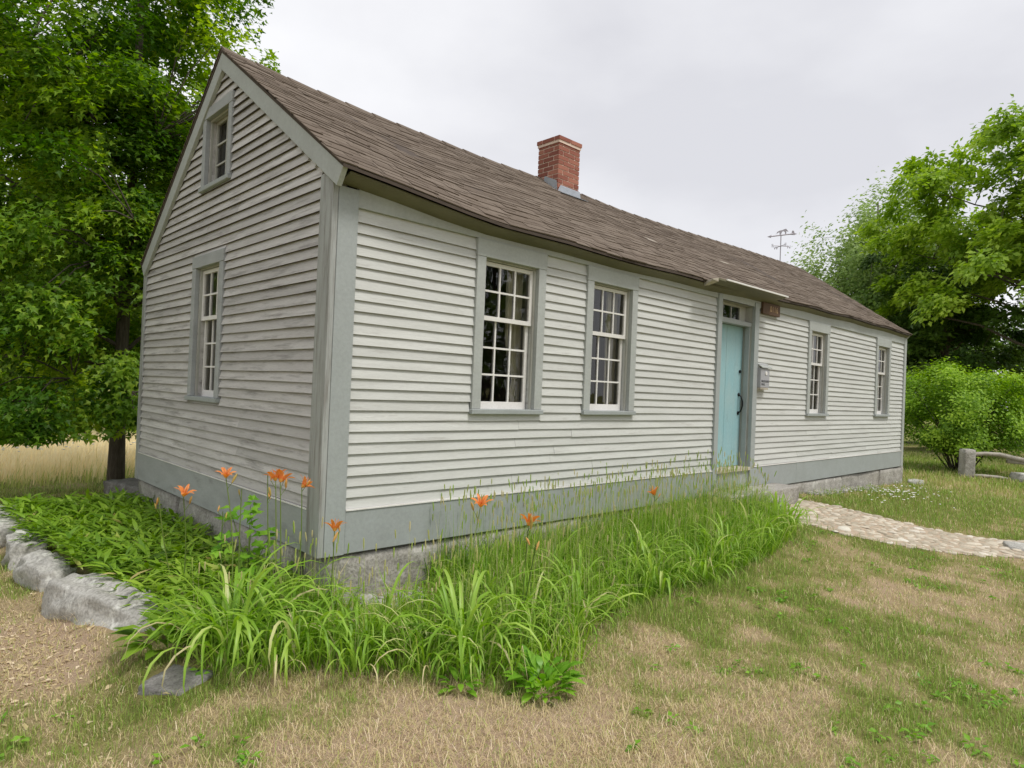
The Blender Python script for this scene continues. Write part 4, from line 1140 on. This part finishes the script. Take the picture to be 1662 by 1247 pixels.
tone = np.where(y > 5, RNG.normal(.36, .12, k), np.where(isdry, RNG.normal(.71, .16, k), RNG.normal(.26, .15, k))).clip(0, 1)
edge = in_bed(x, y, .25)
H = RNG.uniform(.022, .058, k)*(1.25-.55*dr)*np.where(edge, 1.6, 1)*(1+.5*sstep(5, 15, r_))*(.55+.9*tuft)*np.where(isdry, .9, 1.15)
lean = np.abs(RNG.normal(0, .6, k))+np.where(isdry, RNG.uniform(.2, 1.2, k), .1)
Vv, Ff, tn = blades(np.stack([x, y, gz(x, y)-.002], 1), H, RNG.uniform(.0016, .0032, k)*(r_/3.2)**.75, np.minimum(lean, 1.5), RNG.random(k)*6.283, tone)
lawn = link('lawn_grass', mesh_arrays('lawn_grass', Vv, Ff, tn), MT['lawn']); tag(lawn, 'short mown grass, half green and half dried to straw', 'grass', kind='stuff')
# dry stems and clippings lying on the bare patches
x, y, r_ = polar(70000, 1.7, 8); d_ = dryness(x, y); ok = (d_ > .52) & ~in_house(x, y) & (path_side(x, y) > 1.0) & ~((x > -1.22) & (x < 0) & (y > .0) & (y < 4.6))
x, y, r_ = x[ok], y[ok], r_[ok]; k = len(x)
Vv, Ff, tn = blades(np.stack([x, y, gz(x, y)+RNG.uniform(.001, .014, k)], 1), RNG.uniform(.025, .11, k), RNG.uniform(.0018, .0038, k), RNG.uniform(1.2, 1.62, k), RNG.random(k)*6.283, np.clip(RNG.normal(.70, .18, k), 0, 1))
o = link('straw_litter', mesh_arrays('straw_litter', Vv, Ff, tn), MT['lawn']); tag(o, 'dead straw and clippings lying on the bare patches', 'straw', kind='stuff')
# brown fallen leaves by the boulders
k = 900; x = RNG.normal(-1.65, .28, k); y = RNG.normal(.75, .7, k)
Vv, Ff, tn = leaf_mesh(np.stack([x, y, gz(x, y)+.006], 1), np.array([0, 0, 1.0])+RNG.normal(size=(k, 3))*.3, RNG.normal(size=(k, 3)), RNG.uniform(.02, .05, k), RNG.uniform(.6, 1, k), OVAL)
o = link('leaf_litter', mesh_arrays('leaf_litter', Vv, Ff, tn), MT['lawn']); tag(o, 'brown fallen leaves and bark scattered by the boulders', 'leaf litter', kind='stuff')

k = 1500; x, y, r_ = polar(k, 1.9, 11); ok = ~in_house(x, y) & (path_side(x, y) > 1.1) & ~((x > -1.22) & (x < 0) & (y > .0) & (y < 4.6)) & (dryness(x, y) < .62) & (fbm(x*2.3, y*2.3, 44, 2) > .5)
x, y = np.repeat(x[ok], 9), np.repeat(y[ok], 9); k = len(x); an = RNG.random(k)*6.283; x = x+np.cos(an)*.012+RNG.normal(0, .012, k); y = y+np.sin(an)*.012+RNG.normal(0, .012, k)
Vv, Ff, tn = leaf_mesh(np.stack([x, y, gz(x, y)+RNG.uniform(.01, .04, k)], 1), np.array([0, 0, 1.0])+RNG.normal(size=(k, 3))*.35, np.stack([np.cos(an), np.sin(an), RNG.uniform(-.1, .5, k)], 1), RNG.uniform(.018, .05, k), RNG.random(k), OVAL)
o = link('lawn_weeds', mesh_arrays('lawn_weeds', Vv, Ff, tn), MT['leaf_weed']); tag(o, 'small round-leaved weeds and clover sprinkled through the lawn', 'weeds', kind='stuff')
# meadow of tall dry grass behind the house, left
k = 60000; x = RNG.uniform(-7, 9, k); y = 9.0+11.2*RNG.random(k)**.8
ok = RNG.random(k) < sstep(8.6, 11.5, y+1.2*fbm(x*.6, y*.6, 50))
x, y = x[ok], y[ok]; k = len(x)
hh = RNG.uniform(.35, .75, k)*(.45+.55*sstep(9, 12.5, y)); gtone = np.clip(sstep(8.8, 12, y)*.9+RNG.normal(0, .2, k)+.3*(fbm(x*.5, y*.5, 8)-.5), 0, 1)
Vv, Ff, tn = blades(np.stack([x, y, gz(x, y)-.01], 1), hh, RNG.uniform(.010, .022, k), np.abs(RNG.normal(.25, .22, k)), RNG.normal(.2, .9, k), gtone)
o = link('meadow_grass', mesh_arrays('meadow_grass', Vv, Ff, tn), MT['meadow']); tag(o, 'tall tan meadow grass below the wood at left', 'meadow grass', kind='stuff')
# longer rough grass far right
k = 26000; x = RNG.uniform(13.5, 27, k); y = RNG.uniform(-4.5, 5.5, k); ok = ~((x < 14) & (y > -.3)); x, y = x[ok], y[ok]; k = len(x)
Vv, Ff, tn = blades(np.stack([x, y, gz(x, y)-.005], 1), RNG.uniform(.06, .16, k), RNG.uniform(.010, .020, k), np.abs(RNG.normal(.3, .3, k)), RNG.random(k)*6.283, np.clip(.30+.5*(fbm(x*.5, y*.5, 61)-.35)+RNG.normal(0, .15, k), 0, 1))
o = link('rough_grass', mesh_arrays('rough_grass', Vv, Ff, tn), MT['lawn']); tag(o, 'rough half dry grass beyond the house end', 'grass', kind='stuff')
# white clover / daisies
def white_flowers(name, label, pts, r0):
    m = MB()
    for x, y, z in pts:
        n = 7; rr = r0*random.uniform(.7, 1.2); m.add([(x, y, z+rr*.5)]+[(x+rr*math.cos(6.283*i/n), y+rr*math.sin(6.283*i/n), z+rr*random.uniform(-.1, .2)) for i in range(n)]+[(x, y, z-rr*.4)],
              [(0, 1+i, 1+(i+1) % n) for i in range(n)]+[(n+1, 1+(i+1) % n, 1+i) for i in range(n)])
    tag(m.build(name, MT['clover']), label, 'flowers', kind='stuff')
pts = []
for i in range(110):
    x, y = random.gauss(10.4, .75), random.gauss(-.75, .3); 
    if y < -.1: pts.append((x, y, float(gz(x, y))+random.uniform(.06, .11)))
white_flowers('clover_flowers', 'white clover heads in the grass beside the house', pts, .018)
pts = []
for i in range(60):
    x, y = random.gauss(-.1, .8), random.gauss(10.6, .3); pts.append((x, y, float(gz(x, y))+random.uniform(.55, .75)))
white_flowers('daisies', 'white daisies at the near edge of the meadow', pts, .03)

# leafy ground cover in the raised bed at left
k = 7800; x = RNG.uniform(-1.4, -.03, k); y = RNG.uniform(-.35, 4.9, k)
lim = np.where(y < .5, -1.0, np.where(y < 1.7, -1.02-.10*(y-.5), np.where(y < 3, -1.2, -1.34)))
ok = (x > lim+.10*fbm(x*0, y*3, 71)) ; x, y = x[ok], y[ok]; k = len(x)
zz = gz(x, y)+.10*(fbm(x*3, y*3, 72)); P = np.stack([x, y, zz+RNG.uniform(-.02, .13, k)+.06*sstep(-.9, -1.1, x)], 1)
an = RNG.random(k)*6.283; D = np.stack([np.cos(an), np.sin(an), RNG.uniform(.1, 1.3, k)], 1); D[:, 0] -= .35
N = np.stack([-np.cos(an)*.7, -np.sin(an)*.7, np.ones(k)], 1)+RNG.normal(size=(k, 3))*.25
Vv, Ff, tn = leaf_mesh(P, N, D, RNG.uniform(.10, .22, k), np.clip(.5+.6*(fbm(x*2, y*2, 73)-.5)+RNG.normal(0, .2, k), 0, 1), NARROW, .35, .3)
o = link('ground_cover', mesh_arrays('ground_cover', Vv, Ff, tn), MT['leaf_cover']); tag(o, 'dense leafy green ground cover in the stone-edged bed', 'ground cover', kind='stuff')

# tall grass with seed heads along the front
k = 26000; x = RNG.uniform(-.9, 6.2, k); y = -RNG.random(k)*1.75
dens = np.where(x < .9, .6, 1.0)
ok = in_bed(x, y) & (RNG.random(k) < dens); x, y = x[ok], y[ok]; k = len(x)
ed = np.clip((y-np.interp(x, BEDX, BEDY))/.6, .25, 1)
tall = RNG.random(k) < .13
H = np.where(tall, RNG.uniform(.5, .8, k), RNG.uniform(.18, .46, k))*(.45+.55*ed)*np.where(x < .9, .8, 1)
tone = np.clip(np.where(tall, .80, .45)+.22*RNG.normal(size=k)+.4*(fbm(x*1.5, y*1.5, 81)-.5), 0, .97)
Pb = np.stack([x, y, gz(x, y)-.005], 1); dd = RNG.random(k)*6.283; ln_ = np.where(tall, np.abs(RNG.normal(.06, .09, k)), np.abs(RNG.normal(.55, .42, k)))
Vv, Ff, tn = blades(Pb, H, np.where(tall, .0032, RNG.uniform(.004, .012, k)), ln_, dd, tone)
o = link('tall_grass', mesh_arrays('tall_grass', Vv, Ff, tn), MT['grass_tall']); tag(o, 'tall unmown grass growing along the front wall', 'grass', kind='stuff')
k2 = 8000; x2 = RNG.uniform(-.95, 6.2, k2); y2 = -RNG.random(k2)*1.8; ok = in_bed(x2, y2, .02); x2, y2 = x2[ok], y2[ok]; k2 = len(x2)
V2, F2, t2 = blades(np.stack([x2, y2, gz(x2, y2)-.005], 1), RNG.uniform(.25, .52, k2), RNG.uniform(.007, .014, k2), RNG.uniform(.5, 1.5, k2), RNG.random(k2)*6.283, np.clip(RNG.normal(.62, .17, k2), 0, 1))
o = link('arching_grass', mesh_arrays('arching_grass', V2, F2, t2), MT['grass_tall']); tag(o, 'broad arching grass blades leaning over the front bed', 'grass', kind='stuff')
st_ = np.where(tall & (ed > .5) & (RNG.random(k) < .55))[0]; m = MB()
for i in st_:
    t = Pb[i]+np.array([math.cos(dd[i])*math.sin(ln_[i]), math.sin(dd[i])*math.sin(ln_[i]), math.cos(ln_[i])])*H[i]
    ax = Vector((math.cos(dd[i])*math.sin(ln_[i]), math.sin(dd[i])*math.sin(ln_[i]), math.cos(ln_[i]))); t = Vector(t); h_ = random.uniform(.03, .07)
    m.tube([t-ax*.02, t-ax*.01+ax*h_*.3, t+ax*h_*.8, t+ax*h_], [.0015, .005, .0045, .001], 5, False, random.uniform(.75, 1.0))
tag(m.build('seed_heads', MT['grass_tall']), 'slim seed heads standing above the tall grass', 'seed heads', kind='stuff')

# ------------------------------------------------------------------ daylilies: every strap leaf is its own part
def strap(length, width, arch, tone):
    """arching strap leaf in the x-z plane from the origin"""
    n = 9; vs = []; fs = []; px = pz = 0; a = math.radians(random.uniform(58, 84)); st = length/n
    for i in range(n+1):
        t = i/n; w = width*(.55+.9*t if t < .45 else .95*(1-((t-.45)/.55)**1.8)+.01)
        vs += [(px, -w/2, pz+w*.22), (px, 0, pz), (px, w/2, pz+w*.22)]
        px += math.cos(a)*st; pz += math.sin(a)*st; a -= arch*(1.6*t+.15)/n*1.9
    for i in range(n):
        for k in range(2): b = i*3+k; fs.append((b, b+3, b+4, b+1))
    m = MB(); m.add(vs, fs, tone); me = m.mesh('leaf', True); me.materials.append(MT['leaf_lily']); return me
STR = [strap(random.uniform(.48, .85), random.uniform(.015, .026), random.uniform(1.3, 2.7), [.15, .3, .38, .45, .5, .55, .62, .7, .78, .86, .93, .99][i % 12]) for i in range(36)]
def lily_leaves(root, n, sc, spread=.10, lush=0):
    for i in range(n):
        me = STR[min(35, int(random.triangular(0, 35, 14)))] if lush else random.choice(STR)
        if lush and random.random() < .75: me = STR[random.randrange(3)*12+random.randrange(8)]
        o = bpy.data.objects.new('leaf', me); COL.objects.link(o); o.parent = root
        a = random.random()*6.283; r_ = random.random()*spread; o.location = (math.cos(a)*r_, math.sin(a)*r_, random.uniform(-.02, .01))
        s = sc*random.uniform(.65, 1.15); o.scale = (s, s*random.uniform(.85, 1.2), s*random.uniform(.85, 1.1)); o.rotation_euler = (random.uniform(-.15, .15), random.uniform(-.18, .12), a+random.uniform(-.8, .8))

def petal_fn(L_, W_, curl, tone):
    vs = []; fs = []; n = 6
    a = R(62); px, pz = .004, 0
    for i in range(n+1):
        t = i/n; w = W_*(math.sin(math.pi*min(1, .12+t*.85))**.8)*(1 if t < .98 else .15)
        vs += [(px, -w/2, pz+w*.10), (px, 0, pz), (px, w/2, pz+w*.10)]
        px += math.cos(a)*L_/n; pz += math.sin(a)*L_/n; a -= curl/n*(.4+1.4*t)
    for i in range(n):
        for k in range(2): b = i*3+k; fs.append((b, b+3, b+4, b+1))
    return vs, fs
def flower_mesh():
    m = MB()
    for k in range(6):
        v, f = petal_fn(.078*random.uniform(.9, 1.1), .026 if k % 2 else .018, random.uniform(1.2, 1.9), 1)
        ang = k*math.pi/3+random.uniform(-.1, .1); c, s = math.cos(ang), math.sin(ang); o = len(m.v)
        m.add([(x*c-y*s, x*s+y*c, z) for x, y, z in v], f, 1)
        for i, p in enumerate(v): m.t[o+i] = 0 if i < 6 else random.uniform(.45, 1)
    for k in range(5):
        a = k*1.25; m.tube([(0, 0, .01), (.010*math.cos(a), .010*math.sin(a), .04), (.018*math.cos(a), .018*math.sin(a), .062)], .0012, 4, False, .2)
    me = m.mesh('flower', True); me.materials.append(MT['petal']); return me
def bud_mesh():
    m = MB(); m.tube([(0, 0, 0), (0, 0, .012), (0, 0, .032), (.002, 0, .052), (.004, 0, .064)], [.003, .006, .0085, .006, .0015], 8, False, random.uniform(.2, 1)); me = m.mesh('bud', True); me.materials.append(MT['bud']); return me
FLO = [flower_mesh() for _ in range(5)]; BUD = [bud_mesh() for _ in range(4)]
def stalk(root, base, top, flower=True, buds=2, tilt=None, wilt=False):
    """base, top in plant space"""
    b, t = Vector(base), Vector(top); m = MB(); pts = []
    bend = Vector((random.uniform(-.03, .03), random.uniform(-.03, .03), 0))
    for i in range(7): u = i/6; pts.append(b.lerp(t, u)+bend*math.sin(u*math.pi))
    m.tube(pts, [.0055-.0025*i/6 for i in range(7)], 6, False, random.random())
    ends = []
    for k in range(buds):
        a = random.random()*6.283; s = pts[5].lerp(pts[6], random.uniform(-.2, .8)); e = s+Vector((math.cos(a)*.035, math.sin(a)*.035, random.uniform(.03, .06))); m.tube([s, e], .002, 5, False, .5); ends.append((e, a))
    st = m.build('flower_stalk', MT['stalk'], root, True)
    if flower:
        o = bpy.data.objects.new('flower', random.choice(FLO)); COL.objects.link(o); o.parent = st; o.location = t; q = tilt or (random.uniform(-.5, .5), random.uniform(-.5, .5)); o.rotation_euler = (q[0], q[1], random.random()*6); s = random.uniform(1.15, 1.4); o.scale = (s, s, s)
    for e, a in ends:
        o = bpy.data.objects.new('bud', random.choice(BUD)); COL.objects.link(o); o.parent = st; o.location = e; o.rotation_euler = (random.uniform(-.5, .5), random.uniform(-.4, .5), a); s = random.uniform(.6, 1.25); o.scale = (s, s, s)

def daylily(label, x, y, n, sc, stalks=(), lush=1, spread=.12):
    z = float(gz(x, y)); root = empty('daylily', (x, y, z)); tag(root, label, 'daylily', 'daylilies round the house corner')
    lily_leaves(root, n, sc, spread, lush)
    for s in stalks:
        top = Vector(s[0])-Vector((x, y, z)); bs = Vector((top.x*.35+random.uniform(-.05, .05), top.y*.35+random.uniform(-.05, .05), 0))
        stalk(root, bs, top, s[1], s[2], s[3] if len(s) > 3 else None)
    return root
CT = (.55, -.45)     # flowers facing out towards the yard
daylily('daylily by the gable skirt with two low orange flowers, leftmost', -.62, .88, 16, .62, [((-.694, .806, .380), True, 1, (.3, -.2)), ((-.794, 1.041, .35), False, 2)])
daylily('daylily before the gable with one orange flower and an upright bud', -.52, .10, 38, .85, [((-.587, .286, .575), True, 1, (.2, -.3)), ((-.594, .296, .34), False, 2), ((-.50, .22, .50), False, 1)])
daylily('daylily left of the house corner with a double orange flower head', -.33, -.16, 42, .85, [((-.358, -.072, .575), True, 2, (.5, -.4)), ((-.385, -.06, .585), True, 1, (.4, .2)), ((-.204, -.08, .53), True, 1, (.5, .7)), ((-.421, -.012, .62), False, 2)])
daylily('daylily with a single orange flower right at the house corner', -.12, -.30, 14, .6, [((-.156, -.469, .29), True, 2, (.3, .3))])
daylily('large daylily with arching pale leaves left of the corner, beside the flat stone', -.78, -.42, 110, 1.08, spread=.18)
daylily('daylily clump next right of the large arching one', -.50, -.64, 60, .95, spread=.16)
daylily('low daylily clump below the bare rubble patch', -.12, -.86, 50, .8, spread=.16)
daylily('daylily clump with yellowing leaves at the lawn edge', .02, -1.28, 50, .70, lush=0, spread=.16)
daylily('tall daylily clump behind the yellowing one', .30, -1.28, 76, 1.05, [((.697, -.942, .445), True, 2, (.4, .1))], spread=.16)
daylily('daylily with one orange flower and a long red bud', .78, -1.25, 55, .82, [((.799, -1.316, .37), True, 2, (.5, .2)), ((.736, -1.45, .28), False, 2)], spread=.16)
daylily('daylily clump in the tall grass below the second window', 1.55, -1.15, 55, .85, spread=.17)
daylily('daylily in the tall grass with a lone flower before the skirt board', 2.75, -.85, 50, .82, [((3.02, -.812, .32), True, 2, (.3, .3))], spread=.17)
daylily('daylily clump arching over the lawn, middle of the front bed', 2.45, -1.22, 62, .85, spread=.18)
daylily('daylily clump arching over the lawn left of the door', 3.7, -1.22, 62, .85, spread=.18)
daylily('daylily clump at the far end of the bed beside the cobbled path', 5.5, -.98, 70, .85, spread=.18)
daylily('daylily clump just left of the one beside the path', 4.7, -1.05, 56, .85, spread=.18)

daylily('small daylily behind the tall clump, below the first window', .95, -.75, 40, .75, spread=.16)
daylily('daylily deep in the grass below the gap between the front windows', 1.75, -.70, 40, .8, spread=.16)
daylily('daylily at the lawn edge between the long red bud and the second window', 1.22, -1.42, 48, .78, spread=.16)
daylily('daylily at the lawn edge below the wall left of the door', 3.1, -1.32, 48, .8, spread=.17)
daylily('daylily in the grass close before the skirt left of the door', 4.2, -.75, 40, .8, spread=.16)
daylily('small drooping daylily in front of the large arching one', -.68, -.72, 40, .62, lush=0, spread=.14)
daylily('daylily at the lawn edge right of the yellowing one, beside the large weed', .22, -1.48, 46, .72, spread=.15)
daylily('low daylily at the lawn edge left of the yellowing one', -.28, -1.02, 44, .66, spread=.15)
# broad-leaved weeds
def rosette(name, label, x, y, n, size, mat, up=.9, cat='plant', spread=.07):
    z = float(gz(x, y)); root = empty(name, (x, y, z)); tag(root, label, cat)
    P = np.array([[0, 0, .01]]); 
    for i in range(n):
        a = i*2.4+random.uniform(-.4, .4); el = random.uniform(.25, up); r0 = spread*math.sqrt(random.random())
        d = np.array([[math.cos(a)*math.cos(el), math.sin(a)*math.cos(el), math.sin(el)]]); N = np.array([[-math.cos(a)*math.sin(el), -math.sin(a)*math.sin(el), math.cos(el)]])
        O = np.array([(0, 0), (.05, .2), (.20, .45), (.17, .75), (0, 1.0), (-.17, .75), (-.20, .45), (-.05, .2)]); T = np.array([(0, 1, 7), (1, 2, 6), (1, 6, 7), (2, 3, 5), (2, 5, 6), (3, 4, 5)])
        V, Fa, tn = leaf_mesh(np.array([[math.cos(a)*r0, math.sin(a)*r0, random.uniform(0, spread*.9)]]), N, d, np.array([size*random.uniform(.6, 1.1)]), np.array([random.random()]), (O, T), .4, .35)
        link('leaf', mesh_arrays('leaf', V, Fa, tn, True), MT[mat], root)
rosette('broadleaf_weed', 'bright broad-leaved weed at the lawn edge of the front bed', .42, -1.85, 95, .125, 'leaf_weed', 1.35, spread=.13)
rosette('broadleaf_weed', 'small broad-leaved weed between the yellowing daylily and the large weed', .06, -1.55, 22, .10, 'leaf_weed', 1.1, spread=.06)
rosette('broadleaf_plant', 'dark broad-leaved plant spilling over the end of the long boulder', -1.00, -.05, 60, .2, 'leaf_cover', 1.2, spread=.16)
rosette('broadleaf_plant', 'small broad-leaved plant in front of the rubble patch', .12, -.62, 14, .16, 'leaf_cover', 1.0)
# light green compound-leaved seedling against the gable skirt
z0 = float(gz(-.42, .25)); sp = empty('leafy_seedling', (-.42, .25, z0)); tag(sp, 'light green leafy seedling among the lily stalks before the gable', 'seedling')
m = MB(); tips = []
for i, (dx, dy, h) in enumerate([(-.10, .10, .72), (.02, .02, .66), (-.16, .02, .52), (.12, -.08, .56), (.10, .05, .45), (-.05, -.05, .40), (.05, .12, .74)]):
    m.tube([(0, 0, 0), (dx*.3, dy*.3, h*.6), (dx, dy, h)], [.005, .004, .002], 5, False, .5); tips.append((dx, dy, h))
m.build('stem', MT['stalk'], sp, True)
for dx, dy, h in tips:
    for k in range(9):
        a = random.random()*6.283; V, Fa, tn = leaf_mesh(np.array([[dx+random.uniform(-.05, .05), dy+random.uniform(-.05, .05), h+random.uniform(-.08, .04)]]), np.array([[random.gauss(0, .3)-.3, random.gauss(0, .3)-.3, 1]]), np.array([[math.cos(a), math.sin(a), -.1]]), np.array([random.uniform(.06, .10)]), np.array([random.random()]), MAPLE, .2, .15)
        link('leaf', mesh_arrays('leaf', V, Fa, tn), MT['leaf_weed'], sp)
